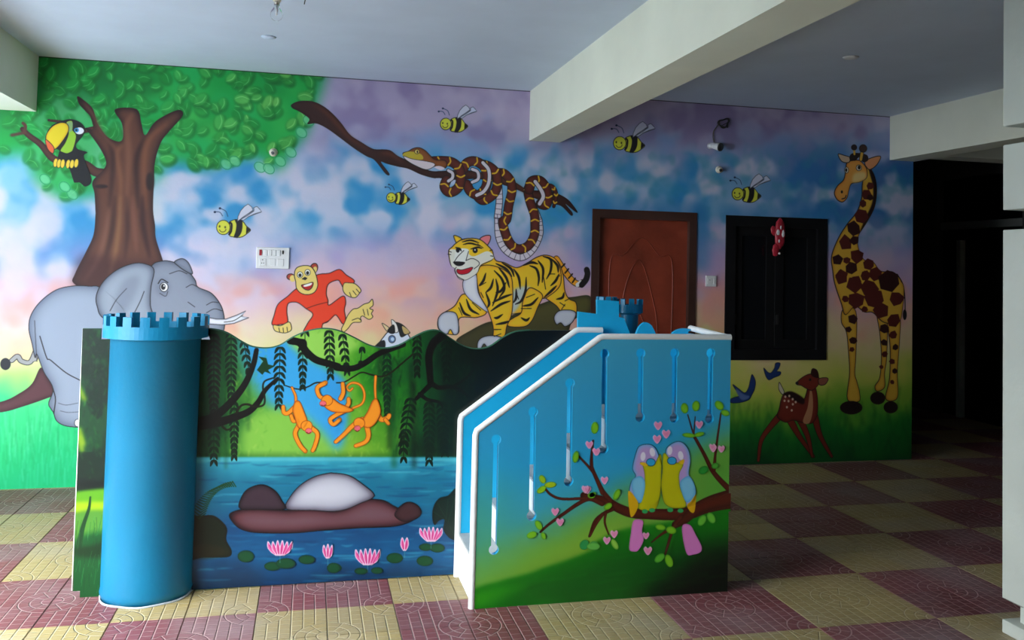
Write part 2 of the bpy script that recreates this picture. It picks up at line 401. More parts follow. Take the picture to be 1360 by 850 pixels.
def tree():
    c = wc; BR = (.34, .19, .15)
    c.stroke('A:560,660 490,650 430,610 340,600 270,580 210,510 150,465 115,430', 13, BR, w2=6, dark=(.18, .08, .10))
    c.stroke('A:125,450 130,415 118,400', 4, BR, blur=.5); c.stroke('A:120,450 60,462', 4, BR, blur=1)
    c.stroke('A:480,430 400,440 340,400 250,385', 7, BR, w2=3, dark=(.18, .08, .10))
    tr = 'A:398,262 440,290 475,325 490,370 505,410 550,470 610,495 632,470 625,400 590,330 700,328 725,400 745,462 800,390 910,333 938,360 870,440 825,500 795,600 790,700 785,840 B:795,150 800,220 835,330 860,420 800,520 500,500 380,450 385,400 440,290 480,200 490,100 A:490,850 485,760 475,700 530,640 545,600 520,540 480,480 440,425 478,430 465,370 440,340 405,300'
    p = c.poly(tr, (.40, .23, .17), dark=(.17, .08, .09), dr=11)
    FIG.append((c, 'painted_tree', p, 'brown painted tree trunk with forked branches'))
    for s_, w, col in (('A:630,510 600,560 620,700 610,850', 5, (.56, .36, .24)), ('A:680,350 650,420 660,560 650,850', 8, (.52, .33, .24)),
                       ('A:560,500 580,600 560,850', 5, (.18, .09, .09)), ('A:740,470 700,600 710,840', 6, (.18, .09, .09)), ('A:860,400 770,480 740,600 745,840', 6, (.54, .33, .22)),
                       ('B:560,60 540,200 500,330 430,440', 7, (.52, .34, .27)), ('B:620,0 610,160 590,300 560,420', 7, (.58, .40, .26)), ('B:680,0 690,150 700,290', 6, (.52, .32, .25)),
                       ('B:590,0 575,180 540,330', 4, (.18, .09, .09)), ('B:650,0 655,170 640,330', 4, (.20, .10, .10)), ('B:730,0 735,150 770,320', 7, (.20, .09, .10)), ('A:430,290 480,360 520,440 600,540', 4, (.52, .32, .24))):
        c.stroke(s_, w, col, blur=1.8, alpha=0.8, taper='both')
    c.ell('A:770,700', 5, 12, (.16, .08, .08), blur=1.2); c.ell('A:520,725', 9, 2.5, (.16, .08, .08), blur=1)
    c.poly('B:380,460 400,330 480,300 640,330 830,340 860,430 800,520 500,500', (.20, .07, .09), blur=6, alpha=0.55)
    p = c.poly('C:210,108 250,170 290,240 250,262 110,310 0,338 -240,360 -240,330 0,285 100,240 165,190', (.36, .19, .22), dark=(.22, .09, .12), dr=7)
    FIG.append((c, 'painted_root', p, 'brown painted root beside the elephant'))
def elephant():
    c = wc; G1 = (.54, .58, .66); D = (.36, .39, .46)
    c.stroke('B:180,700 192,790 175,845 C:185,20 155,80 110,75 90,50 60,72', 5, (.66, .66, .66), line=INK)
    c.ell('C:28,90', 7, 8, (.13, .14, .17), blur=.6)
    p = c.poly('B:520,475 460,464 380,462 290,482 210,540 160,610 148,680 165,760 180,830 C:190,40 225,130 272,215 C:250,290 262,320 275,340 290,380 330,405 400,414 520,412 620,380 640,200 640,0 B:640,600', G1, dark=(.42, .47, .56), dr=10, hi=(.66, .71, .79), line=INK, lw=.9)
    body = p
    c.stroke('B:178,640 182,720 190,850', 1, INK, alpha=.6); c.stroke('B:205,720 240,830 C:260,70 340,135 415,175', 1.1, INK)
    c.stroke('C:272,215 285,270 276,345', 1.1, INK); c.stroke('C:300,290 340,300 400,290', .8, INK, alpha=.5); c.stroke('C:310,330 350,338 405,335', .8, INK, alpha=.5)
    c.ell('C:398,392', 4, 5, (.95, .95, .95), line=INK, lw=.6)
    head = c.poly('B:775,365 830,335 890,340 950,370 1000,430 1015,468 1085,500 1135,565 1152,640 1145,700 1100,790 780,790 700,700 740,500', (.54, .57, .64), dark=D, dr=11, hi=(.58, .61, .68), line=INK, lw=.9)
    FIG.append((c, 'painted_elephant', body, 'grey painted elephant under the tree'))
    FIG.append((c, 'painted_elephant_head', head, 'head of the grey painted elephant'))
    c.poly('B:895,338 935,322 968,345 988,400 950,385 915,360', (.52, .55, .63), dark=D, dr=4, line=INK, lw=.8)
    c.poly('B:535,630 500,570 495,510 530,440 600,380 680,348 740,348 790,378 775,470 772,560 785,640 700,700', (.56, .60, .67), dark=D, dr=9, hi=(.66, .70, .76), line=INK, lw=.9)
    for q in ('B:650,475 600,530 565,590', 'B:740,490 720,540 690,600'): c.stroke(q, 1, INK, alpha=.8)
    c.poly('B:650,420 720,410 700,500 640,600 590,600 600,500', (.44, .47, .55), blur=4, alpha=.45)
    c.ell('B:835,468', 9, 12, (.40, .43, .50), blur=3, alpha=.5); c.ell('B:842,468', 5.4, 6, (.97, .97, .97), line=INK, lw=.8); c.ell('B:838,467', 3, 4, INK); c.ell('B:842,462', 1, 1.2, (1, 1, 1))
    c.stroke('B:812,450 830,428 862,445', 1.2, INK); c.stroke('B:820,500 850,515 862,490', .8, INK, alpha=.7)
    for q in ('B:955,470 985,455 1012,466', 'B:965,545 1000,570', 'B:870,400 920,385 960,400', 'B:1060,600 1100,580 1140,590', 'B:1060,560 1090,545 1120,548'): c.stroke(q, 1, INK, alpha=.7)
    t = c.poly('B:1062,622 1110,632 1160,632 1215,612 1262,590 1240,618 1278,625 1200,655 1140,662 1062,657', (.93, .93, .95), dark=(.66, .68, .76), dr=3, line=INK, lw=.7, sm=False)
    FIG.append((c, 'painted_tusk', t, 'white painted tusks'))
    c.stroke('B:1245,612 1200,640 1150,648', .8, INK)
def toucan():
    c = wc; BK = (.09, .09, .11)
    p = c.poly('A:300,395 360,380 410,395 438,430 425,465 390,510 402,535 448,550 430,575 470,690 440,725 410,705 385,700 360,640 300,580 305,540 245,520 235,470 260,420', BK)
    FIG.append((c, 'painted_toucan', p, 'painted black bird with a yellow beak'))
    c.poly('A:340,398 372,390 370,430 392,470 362,560 310,545 335,500 352,450', (.62, .82, .22), line=INK, lw=.7); c.poly('A:345,400 372,395 370,440 350,440', (.55, .70, .45))
    c.poly('A:236,485 240,455 268,418 310,398 345,405 352,440 320,495 280,535 245,510', (.97, .86, .14), line=INK, lw=.8, dark=(.93, .70, .1), dr=4)
    c.poly('A:234,485 262,505 278,530 270,556 243,530', (.95, .42, .24), line=INK, lw=.7)
    c.poly('A:305,545 345,555 385,540 400,580 350,592 310,580', BK)
    c.ell('A:408,440', 6.5, 5, (.96, .97, 1), line=INK, lw=.7); c.ell('A:393,436', 3.2, 3, (.25, .60, .85)); c.ell('A:392,436', 1.4, 1.4, BK)
    for x, y in ((285, 603), (303, 607), (322, 608), (350, 610), (370, 610), (392, 606)): c.ell((x / 3.865, 60 + y / 3.865), 3, 6, (.98, .84, .25), rot=10, line=INK, lw=.5)
    for q in ('A:370,640 385,700', 'A:410,640 440,715', 'A:440,630 462,690'): c.stroke(q, 5, BK, w2=3)
def bee(x, y, k, lab):
    c = wc
    def h(s_): return (P(s_, 'Hb') - [296.64, 302.05]) * k + [x, y]
    YE = (.88, .88, .28)
    body = c.poly(h('285,440 330,395 400,375 470,380 540,420 600,500 675,572 610,640 520,700 420,715 340,700 280,665'), YE, line=INK, lw=.8)
    for q in ('290,430 320,470 310,590 275,655', '400,385 430,470 415,600 380,700'): c.stroke(h(q), 2.6 * k, INK)
    c.poly(h('420,380 510,390 525,470 510,600 450,700 375,705 420,600 440,480'), INK); c.poly(h('600,510 675,572 590,645'), INK, sm=False)
    c.poly(h('430,410 440,320 490,210 560,130 630,85 700,140 720,200 640,260 520,340 480,370 545,385 640,320 880,235 850,180 790,130 730,160 740,205 600,290'), (.86, .86, .92), sm=False, line=(.28, .30, .36), lw=.7)
    c.poly(h('480,380 620,300 740,215 740,150 800,130 885,225 760,265 640,320 545,390'), (.84, .86, .93), sm=False, line=(.28, .30, .36), lw=.7)
    hd = c.ell((x, y), 9 * k, 9.6 * k, YE, line=INK, lw=.8)
    for q in ('250,320 210,220 110,165', '150,310 100,240 10,230'): c.stroke(h(q), .8, (.15, .25, .40))
    for q in ('100,165', '5,235'): c.ell(h(q)[0], 1.6 * k, 1.4 * k, (.1, .16, .3))
    c.stroke(h('90,570 130,610 190,600 215,560'), 1, (.35, .35, .1))
    for q in ('95,505', '200,520'): c.ell(h(q)[0], 1.1 * k, 1.6 * k, (.3, .3, .1))
    FIG.append((c, 'painted_bee', body, lab)); FIG.append((c, 'painted_bee_head', hd, None))
def snake():
    c = wc; WD = (.24, .12, .10); SN = (.42, .17, .12); YL = (.90, .72, .16); BE = (.88, .84, .88)
    p = c.poly('D:200,165 245,146 320,148 380,175 430,215 480,270 530,335 590,375 660,415 720,418 760,425 800,455 850,478 920,515 990,540 E:110,455 250,450 420,480 520,515 600,560 700,565 760,580 820,612 855,650 880,688 862,682 810,640 850,690 842,706 790,655 740,640 640,610 560,570 480,540 380,510 300,500 200,505 100,495 D:1000,580 930,560 860,528 800,515 740,500 705,490 752,555 732,557 670,480 620,455 550,410 470,350 400,300 340,272 290,275 300,245 245,205 205,185', WD, dark=(.13, .06, .07), dr=4)
    FIG.append((c, 'painted_branch', p, 'dark painted branch that carries the snake'))
    for q in ('D:320,160 400,215 470,290 540,360 640,420', 'D:700,440 760,445 830,490', 'E:240,470 420,495 520,530 620,585 760,600'): c.stroke(q, 4, (.55, .28, .16), blur=2.2, alpha=.6, taper='both')
    def seg(q, w, belly=None, wb=5, name=None, w2=None):
        pl = P(q); c.stroke(pl, w, SN, line=INK, w2=w2, dark=(.26, .09, .08))
        if belly: c.stroke(belly, wb, BE, line=INK)
        return smooth_loop(pl, 6, False)
    def bands(pl, w, step):
        d = np.r_[0, np.cumsum(np.hypot(*np.diff(pl, axis=0).T))]
        for t in np.arange(step * .5, d[-1], step):
            i = min(np.searchsorted(d, t), len(pl) - 2); v = pl[i + 1] - pl[i - 1]; v /= np.hypot(*v) + 1e-6; n = np.array([-v[1], v[0]]) * w / 2
            c.stroke(np.array([pl[i] - n * .9 - v, pl[i] + v * 1.2, pl[i] + n * .9 - v]), 2.0, YL)
    loop = P('E:425,465 465,470 500,510 508,570 490,650 478,730 F:480,20 505,110 540,165 585,182 635,160 668,100 672,30 E:635,700 610,625 600,560 625,515')
    c.stroke(P('E:433,520 438,620 427,720 F:452,0 458,110 500,190 585,232 655,190 700,100 698,20 E:655,720 635,670 615,620 605,570'), 8, BE, line=INK)
    tk = smooth_loop(P('E:433,560 438,640 427,720 F:452,0 458,110 500,190 585,232 655,190 700,100 698,20 E:655,720'), 3, False)
    for i in range(1, len(tk) - 1):
        v = tk[i + 1] - tk[i - 1]; v = v / np.hypot(*v); n = np.array([-v[1], v[0]]) * 4; c.stroke(np.array([tk[i] - n, tk[i] + n]), .7, (.3, .25, .35), sm=False)
    c.stroke(loop, 11, SN, line=INK, dark=(.26, .09, .08)); bands(smooth_loop(loop, 6, False), 11, 14)
    wp = smooth_loop(loop, 4, False); wid = np.full(len(wp), 9.0)
    d = np.gradient(wp, axis=0); d /= np.hypot(*d.T)[:, None]; nn = np.stack([-d[:, 1], d[:, 0]], 1)
    FIG.append((c, 'painted_snake_loop', np.vstack([wp + nn * 8, (wp - nn * 6)[::-1]]), None, False))
    pl = seg('E:690,545 735,545 758,590 745,655', 7, w2=3); bands(pl, 5, 9)
    pl = seg('E:605,560 620,515 665,510 700,550 712,610 700,645 670,640', 12); bands(pl, 12, 13); c.stroke('E:640,515 672,560 685,600 665,640', 5, BE, line=INK)
    pl = seg('E:330,415 380,430 420,470 425,540 400,590 350,620 320,605', 11.5); bands(pl, 11.5, 15)
    pl = seg('E:230,450 255,410 300,400 350,430 370,490 360,550 320,590 275,570 255,530', 11.5); bands(pl, 11.5, 16)
    c.stroke('E:345,408 378,450 378,520 350,570 310,592', 4.5, BE, line=INK); c.stroke('E:285,445 315,460 318,500 285,518', 4, BE, line=INK)
    pl = seg('E:60,400 130,398 180,410 215,450 218,520 195,560 155,575 128,545 140,505', 11.5); bands(pl, 11.5, 14); c.stroke('E:150,452 173,468 172,495 150,512', 4, BE, line=INK)
    h = c.poly('D:828,440 860,428 885,413 920,408 955,425 985,455 1010,475 1070,482 1070,522 1010,515 960,500 900,485 845,465', (.58, .33, .16), dark=(.36, .18, .10), dr=4, line=INK, lw=.8)
    FIG.append((c, 'painted_snake', h, 'brown and yellow painted snake coiled on the branch'))
    c.poly('D:830,442 870,430 930,445 940,475 880,475 835,462', (.80, .70, .20)); c.poly('D:832,456 880,472 960,485 1005,497 1003,515 960,532 900,510 850,480', (.92, .86, .88), line=INK, lw=.6)
    c.ell('D:908,431', 3.2, 3, (.95, .85, .45), line=INK, lw=.6); c.ell('D:910,432', 1, 1.8, INK)
    c.poly('D:1005,518 1035,512 1065,525 1040,535', (.92, .86, .9))
def tiger():
    c = wc; YE = (.98, .80, .16); OR = (.98, .66, .14); GW = (.82, .83, .88); ST = (.10, .08, .09); WH = (.93, .93, .93)
    p = c.poly('F:205,722 290,665 380,620 470,600 560,565 700,510 790,480 900,466 1000,462 1000,560 905,600 870,680 870,760 600,800 330,800 240,770', (.38, .36, .17), dark=(.17, .16, .09), dr=9, grad=(.24, .23, .15))
    FIG.append((c, 'painted_rock', p, 'olive painted rock the tiger walks on'))
    tl = P('F:800,240 840,300 890,365 930,390 958,380'); c.stroke(tl, 7, OR, line=INK)
    for q in ('830,290 850,270', '850,325 872,300', '872,355 895,330', '895,380 912,355'): c.stroke('F:' + q, 2, ST)
    c.stroke('F:925,395 945,380', 6, WH); c.stroke('F:950,395 975,365 985,330 980,305', 8, ST)
    pts = smooth_loop(tl, 4, False); FIG.append((c, 'painted_tiger_tail', np.vstack([pts + [2, -3.5], (pts + [-2, 3.5])[::-1]]), None, False))
    L = []
    L.append(c.poly('F:720,270 800,250 838,330 850,430 875,478 915,500 918,560 880,585 835,570 800,520 720,460 690,400', YE, dark=OR, dr=7, line=INK))
    c.poly('F:785,592 800,560 830,545 885,545 915,562 905,600 885,625 850,642 825,620 800,630', GW, dark=(.55, .57, .66), dr=4, line=INK)
    L.append(c.poly('F:400,200 440,250 490,262 560,292 620,268 680,232 735,218 790,238 822,300 820,400 740,470 690,480 640,540 560,565 420,565 330,470 300,380', YE, dark=OR, dr=9, line=INK))
    c.poly('F:540,430 640,405 600,480 560,545 530,560', (.78, .82, .80), blur=2)
    L.append(c.poly('F:635,415 690,430 718,465 690,525 655,605 610,642 520,642 512,615 545,590 590,560 600,490', YE, dark=OR, dr=5, line=INK))
    L.append(c.poly('F:245,450 330,478 385,555 330,588 225,592 218,680 150,686 100,655 98,600 130,562 195,520', YE, dark=OR, dr=5, line=INK))
    c.poly('F:100,590 140,556 200,562 218,620 216,680 190,690 170,660 150,688 118,672 98,645', GW, dark=(.55, .57, .66), dr=4, line=INK)
    L.append(c.poly('F:330,300 420,280 520,330 540,420 535,560 505,640 495,690 470,720 425,720 425,660 415,610 385,530 340,440', YE, dark=OR, dr=6, line=INK))
    L.append(c.poly('F:330,775 335,728 370,702 430,696 480,712 470,740 430,770 395,775 370,745 350,775', GW, dark=(.55, .57, .66), dr=4, line=INK))
    c.poly('F:250,365 320,330 335,440 395,555 320,508 275,470 248,425', (.92, .92, .95), dark=(.72, .72, .84), dr=5, line=INK, lw=.7)
    for q in ('440,268 500,300 535,345', '475,262 530,300 548,345', '430,310 475,360 490,420 460,470', '380,325 365,370 340,400', '425,360 410,410 380,440', '345,400 380,380', '455,290 500,350 520,410', '440,360 450,430 420,520',
              '545,300 575,350 585,420', '560,420 560,470 545,500', '620,350 615,430 590,490 555,510', '600,280 650,262 690,270', '640,280 680,300 695,350 690,400', '690,250 720,300 715,380', '720,225 765,245 765,310 740,360', '770,240 805,280 810,320',
              '815,330 795,370 765,400', '800,400 770,430 725,470', '820,340 800,350', '845,440 835,470 800,480', '850,490 870,480', '225,500 250,560 290,580', '265,480 290,540 340,570', '300,500 350,545', '220,530 240,575', '420,500 480,470 535,450', '410,550 470,510 525,490',
              '430,590 450,590 480,570', '440,630 490,620 520,610', '430,660 470,660', '600,520 650,510 690,470', '590,535 650,535', '620,470 670,450', '590,590 620,605 640,590', '560,440 575,480', '380,440 400,500 390,530', '350,440 365,470', '500,380 470,430 440,440',
              '720,330 735,420', '760,330 790,330', '850,510 830,540', '820,500 850,520', '430,700 470,685'):
        c.stroke('F:' + q, 3.4, ST, taper='both')
    c.poly('F:190,102 235,118 240,150 212,155', YE, line=INK, dark=(.75, .6, .1), dr=2); c.poly('F:345,125 375,103 408,104 402,140 375,168', (.95, .52, .55), line=INK)
    L.append(c.poly('F:200,150 240,125 300,118 350,128 395,165 422,200 420,242 385,262 350,280 330,320 300,345 255,366 215,350 198,300 175,280 163,235 160,190 180,170', YE, dark=(.96, .74, .2), dr=5, line=INK))
    c.poly('F:165,190 205,185 230,180 270,205 310,225 385,195 422,215 420,242 350,275 330,320 300,345 255,366 215,350 198,300 175,278', (.94, .93, .88), line=None)
    c.poly('F:205,190 250,178 280,190 270,240 240,262 195,262', (.97, .97, .94)); c.stroke('F:250,190 215,225 190,262', .8, INK); c.stroke('F:278,195 262,250', .8, INK)
    c.poly('F:188,257 255,260 238,280 206,280', ST); c.stroke('F:205,290 195,310 215,345 250,365', .8, INK); c.stroke('F:262,250 300,238 335,255 340,275 310,300', .8, INK)
    c.poly('F:210,302 240,305 302,290 280,322 240,333 212,324', (.78, .06, .16), line=INK, lw=.7)
    c.ell('F:214,188', 2.6, 3.4, ST); c.ell('F:317,190', 3.4, 3.6, ST); c.ell('F:316,187', 1, 1, (1, 1, 1))
    for q in ('200,172 225,180 235,195', '290,182 330,172 358,178', '240,140 290,130 340,145', '245,155 290,148 350,165', '230,130 270,120', '330,150 365,175'): c.stroke('F:' + q, 2.4, ST, taper='both')
    for q in ('175,200 160,195', '172,215 156,212', '405,190 420,188', '408,222 424,225'): c.stroke('F:' + q, 1, INK)
    for i, p in enumerate(L): FIG.append((c, 'painted_tiger' if i == 1 else 'painted_tiger_head' if i == len(L) - 1 else 'painted_tiger_leg', p, 'yellow tiger with black stripes painted beside the door' if i == 1 else None))
def ape():
    c = wc; RD = (.93, .25, .12); SK = (.92, .82, .46)
    p = c.poly('G:390,300 430,285 480,280 540,258 580,290 630,330 572,372 550,345 530,322 475,345 462,400 472,440 480,470 560,416 578,450 570,500 578,560 560,582 530,540 512,530 470,570 440,585 425,640 328,640 350,580 382,525 340,490 300,460 270,452 235,462 228,510 232,572 190,585 140,586 152,530 175,465 232,418 280,375', RD, line=INK, lw=.9, dark=(.85, .18, .08), dr=3)
    FIG.append((c, 'painted_ape', p, 'orange painted ape running'))
    c.stroke('G:345,490 400,470 470,452', 1, (.4, .1, .05)); c.stroke('G:440,580 480,560 510,530', 1, (.4, .1, .05))
    for q in ('G:568,340 600,338 635,345 668,380 655,405 635,425 605,422 575,405 560,375', 'G:148,588 190,592 240,570 255,600 250,622 220,635 185,632 155,620', 'G:552,612 570,575 590,530 620,495 650,488 685,465 715,455 735,435 740,470 720,490 740,500 730,520 738,540 715,555 680,535 665,545 668,570 620,575 590,610 565,630'):
        FIG.append((c, 'painted_ape_limb', c.poly(q, SK, line=INK, lw=.8), None))
    for q in ('G:180,605 185,630', 'G:205,605 208,632', 'G:228,600 232,628', 'G:600,395 610,420', 'G:620,385 640,410', 'G:640,375 660,398', 'G:680,495 690,530', 'G:705,495 712,530', 'G:615,560 650,548 668,560'): c.stroke(q, .8, INK)
    c.ell('G:388,252', 5, 7, (.70, .25, .18), rot=20, line=INK); c.ell('G:392,262', 3, 5, SK, rot=20); c.ell('G:250,302', 5, 4, (.70, .25, .18), line=INK); c.ell('G:262,312', 4, 4.5, SK)
    h = c.poly('G:272,290 285,250 330,235 370,242 395,275 408,320 410,360 390,395 350,408 310,398 285,370 280,330', SK, line=INK, lw=.9)
    FIG.append((c, 'painted_ape_head', h, None))
    for x, y in ((306, 290), (351, 276)): c.ell((330 + x / 4.475, 300 + y / 4.475), 3.6, 4, (.97, .97, .92), line=INK, lw=.6); c.ell((330 + x / 4.475, 300.6 + y / 4.475), 2, 2.4, INK)
    c.poly('G:315,315 335,302 350,310 338,322', INK, sm=False); c.poly('G:315,352 345,345 382,335 378,362 360,380 340,378 325,368', (.72, .08, .08), line=INK); c.poly('G:328,352 375,338 370,352 335,362', (.97, .97, .95))
def zebra():
    c = wc
    p = c.poly('G:745,728 775,695 800,662 828,630 860,622 905,615 945,640 965,700 900,745 800,760', (.86, .89, .95), line=INK)
    FIG.append((c, 'painted_zebra', p, 'head of the black and white painted zebra'))
    c.poly('G:793,578 830,600 852,626 822,625', (.90, .80, .60), line=INK, lw=.7); c.poly('G:872,572 915,585 960,632 942,645 905,660 888,610', INK)
    c.poly('G:912,595 945,615 955,635 925,640', (.82, .70, .45)); c.poly('G:850,556 878,580 890,625 868,632 855,600', (.92, .90, .88), line=INK, lw=.7); c.poly('G:825,620 862,585 870,632 845,640', INK)
    c.ell('G:852,672', 4.6, 5, (.35, .45, .62), line=INK, lw=.8); c.ell('G:855,672', 2.4, 2.6, (.75, .85, .95)); c.poly('G:742,732 775,690 808,680 812,720 790,750', (.12, .12, .14))
def giraffe():
    c = wc; YE = (.92, .72, .24); BR = (.36, .12, .10)
    c.stroke('M:395,15 420,60 430,120 432,185', 1.4, INK); c.ell('M:430,205', 2.6, 7, INK)
    leg = []
    for q in ('M:300,200 345,230 345,400 335,480 335,545 300,565 290,540 312,500 320,400 312,290', 'M:140,180 200,190 200,390 195,480 205,520 217,570 215,612 160,602 170,480 165,380 155,285 132,240', 'M:345,200 405,210 405,330 395,470 395,595 340,600 358,500 360,350'):
        leg.append(c.poly(q, YE, dark=(.80, .52, .14), dr=4, line=INK, lw=.9))
    for x, y, a, b in ((178, 642, 15, 9), (303, 597, 10, 8.5), (364, 640, 9.5, 8)): c.ell((1080 + x / 3.542, 360 + y / 3.542), a, b, (.14, .07, .07))
    p = c.poly('L:300,170 340,220 356,300 345,400 300,490 256,560 252,630 285,700 335,712 380,765 450,770 492,815 M:410,45 425,80 418,180 400,240 330,240 280,195 240,192 195,165 150,205 130,150 100,60 L:108,760 102,680 140,580 190,500 245,430 272,350 276,270', YE, dark=(.82, .55, .16), dr=5, line=INK, lw=.9)
    FIG.append((c, 'painted_giraffe', p, 'tall yellow giraffe with brown patches painted beside the window'))
    for q in leg: FIG.append((c, 'painted_giraffe_leg', q, None))
    c.poly('L:310,180 342,220 356,300 345,400 305,480 262,545 290,470 330,380 335,290 318,220', (.14, .07, .07), blur=.8)
    for cr, x, y, r in [('L', *t) for t in ((320, 285, 20), (297, 335, 26), (278, 385, 20), (318, 350, 18), (268, 455, 36), (225, 525, 36), (180, 605, 38), (232, 592, 26), (136, 700, 28), (187, 705, 18), (246, 680, 36), (210, 748, 32), (155, 800, 34), (290, 790, 26), (312, 728, 28), (240, 820, 28), (348, 780, 34))] + \
            [('M', *t) for t in ((130, 25, 28), (192, 60, 36), (150, 130, 14), (200, 135, 34), (245, 22, 20), (262, 80, 36), (285, 130, 40), (318, 185, 36), (358, 45, 46), (390, 130, 32), (185, 225, 24), (375, 232, 30), (165, 275, 13), (187, 325, 16), (182, 368, 12), (335, 270, 20), (375, 300, 18), (332, 335, 16), (386, 358, 14), (334, 390, 13), (370, 425, 14), (320, 450, 9), (382, 470, 11), (370, 522, 9), (240, 180, 13))]:
        k = CR[cr][2]; n = rng.integers(5, 7); a0 = rng.uniform(0, 6)
        t = a0 + np.arange(n) * 2 * np.pi / n; rr = r / k * rng.uniform(.95, 1.3, n)
        c.poly(np.stack([CR[cr][0] + x / k + rr * np.cos(t), CR[cr][1] + y / k + rr * np.sin(t)], 1), BR if rng.random() > .3 else (.22, .08, .08), sm=False)
    h = c.poly('L:190,152 230,140 262,142 296,180 300,235 262,262 215,272 200,310 190,350 165,375 135,362 118,325 135,285 170,250 182,200', (.96, .66, .28), dark=(.90, .52, .2), dr=4, line=INK)
    FIG.append((c, 'painted_giraffe_head', h, None))
    c.poly('L:230,215 285,205 295,240 255,262 220,262', (.97, .84, .55), blur=1.5)
    c.poly('L:290,150 330,125 380,118 355,168 312,192', (.93, .62, .40), line=INK); c.poly('L:140,105 175,112 208,125 198,152 160,145', (.85, .72, .60), line=INK)
    c.poly('L:205,135 212,105 250,98 302,110 308,140 280,150 262,120 235,142', (.12, .06, .06)); c.stroke('L:232,105 230,75', 3, YE); c.stroke('L:268,135 278,80', 4, YE, line=INK)
    c.ell('L:230,67', 4, 4, (.14, .07, .07)); c.ell('L:281,73', 5, 5, (.25, .14, .10), line=INK)
    c.ell('L:256,182', 3.6, 3.8, (.95, .9, .8), line=INK, lw=.6); c.ell('L:258,180', 2, 2.6, INK); c.ell('L:187,195', 2.6, 4, (.95, .9, .8), line=INK, lw=.6); c.ell('L:185,195', 1.3, 2.4, INK)
    c.ell('L:160,318', 1.4, 2, INK); c.stroke('L:160,358 178,352 184,338', 1.3, INK)
def fawn():
    c = wc; RD = (.50, .17, .11)
    for q in ('N:370,420 300,500 240,590 222,715', 'N:420,460 480,565 568,690', 'N:480,450 530,560 560,690', 'N:575,440 610,560 682,690'): c.stroke(q, 9, RD, w2=3, line=(.2, .05, .05))
    p = c.poly('N:365,330 385,295 430,288 500,330 520,300 535,255 575,250 592,320 592,420 560,480 500,478 440,462 390,475 340,440 352,390', RD, line=INK, lw=.8, dark=(.36, .10, .08), dr=4)
    FIG.append((c, 'painted_deer', p, 'small brown painted deer with white spots in the grass'))
    c.poly('N:545,275 560,300 562,400 540,480 500,470 530,380', (.78, .55, .38)); c.poly('N:380,300 430,282 505,325 500,362 430,330', (.16, .06, .06), blur=.6)
    for x, y in ((390, 315), (415, 310), (436, 330), (455, 348), (410, 342), (437, 362), (385, 340), (430, 400), (400, 380)): c.ell((960 + x / 4.722, 460 + y / 4.722), 1.4, 1.7, (.9, .8, .7))
    c.poly('N:372,300 350,268 352,225 366,245 384,285', (.85, .80, .70), line=INK, lw=.7)
    h = c.poly('N:462,225 500,192 545,172 590,180 606,215 590,250 555,275 520,262 490,244 465,240', RD, line=INK, lw=.8)
    c.poly('N:555,180 560,140 590,150 598,195', (.22, .08, .07), line=INK, lw=.6); c.poly('N:598,205 640,195 660,205 640,238 605,240', (.62, .36, .28), line=INK, lw=.8); c.ell('N:545,208', 1.6, 1.8, INK); c.ell('N:464,230', 2, 2, INK)
    FIG.append((c, 'painted_deer_head', h, None))
    BL = (.10, .22, .45)
    for q, lab in (('N:48,330 75,318 108,305 75,265 62,238 95,262 135,290 158,262 170,215 182,175 202,215 198,265 180,305 160,335 105,352 50,352', 'larger blue painted bird, the left one of two'), ('N:255,135 280,160 300,165 322,135 330,105 358,105 350,135 338,155 362,160 355,180 320,195 288,210 268,185', 'smaller blue painted bird, the right one of two')):
        FIG.append((c, 'painted_bluebird', c.poly(q, BL, line=INK, lw=.6), lab))
    c.poly('N:78,262 130,300 165,310 150,330 110,330', (.35, .45, .66), blur=.7)
sky(); foliage(); tree(); elephant(); toucan()
for a in ((296.6, 302, 1.0, 'smiling painted bee above the switchboard'), (591.8, 164.7, .815, 'smiling painted bee above the snake'), (519.5, 262.4, .683, 'smallest smiling painted bee, left of the hanging snake loop'),
          (822.8, 190.1, .93, 'smiling painted bee beneath the middle ceiling beam'), (979.6, 257.4, .86, 'smiling painted bee above the dark window')): bee(*a)
snake(); tiger(); ape(); zebra(); giraffe(); fawn()

wc.img[:2] *= .45
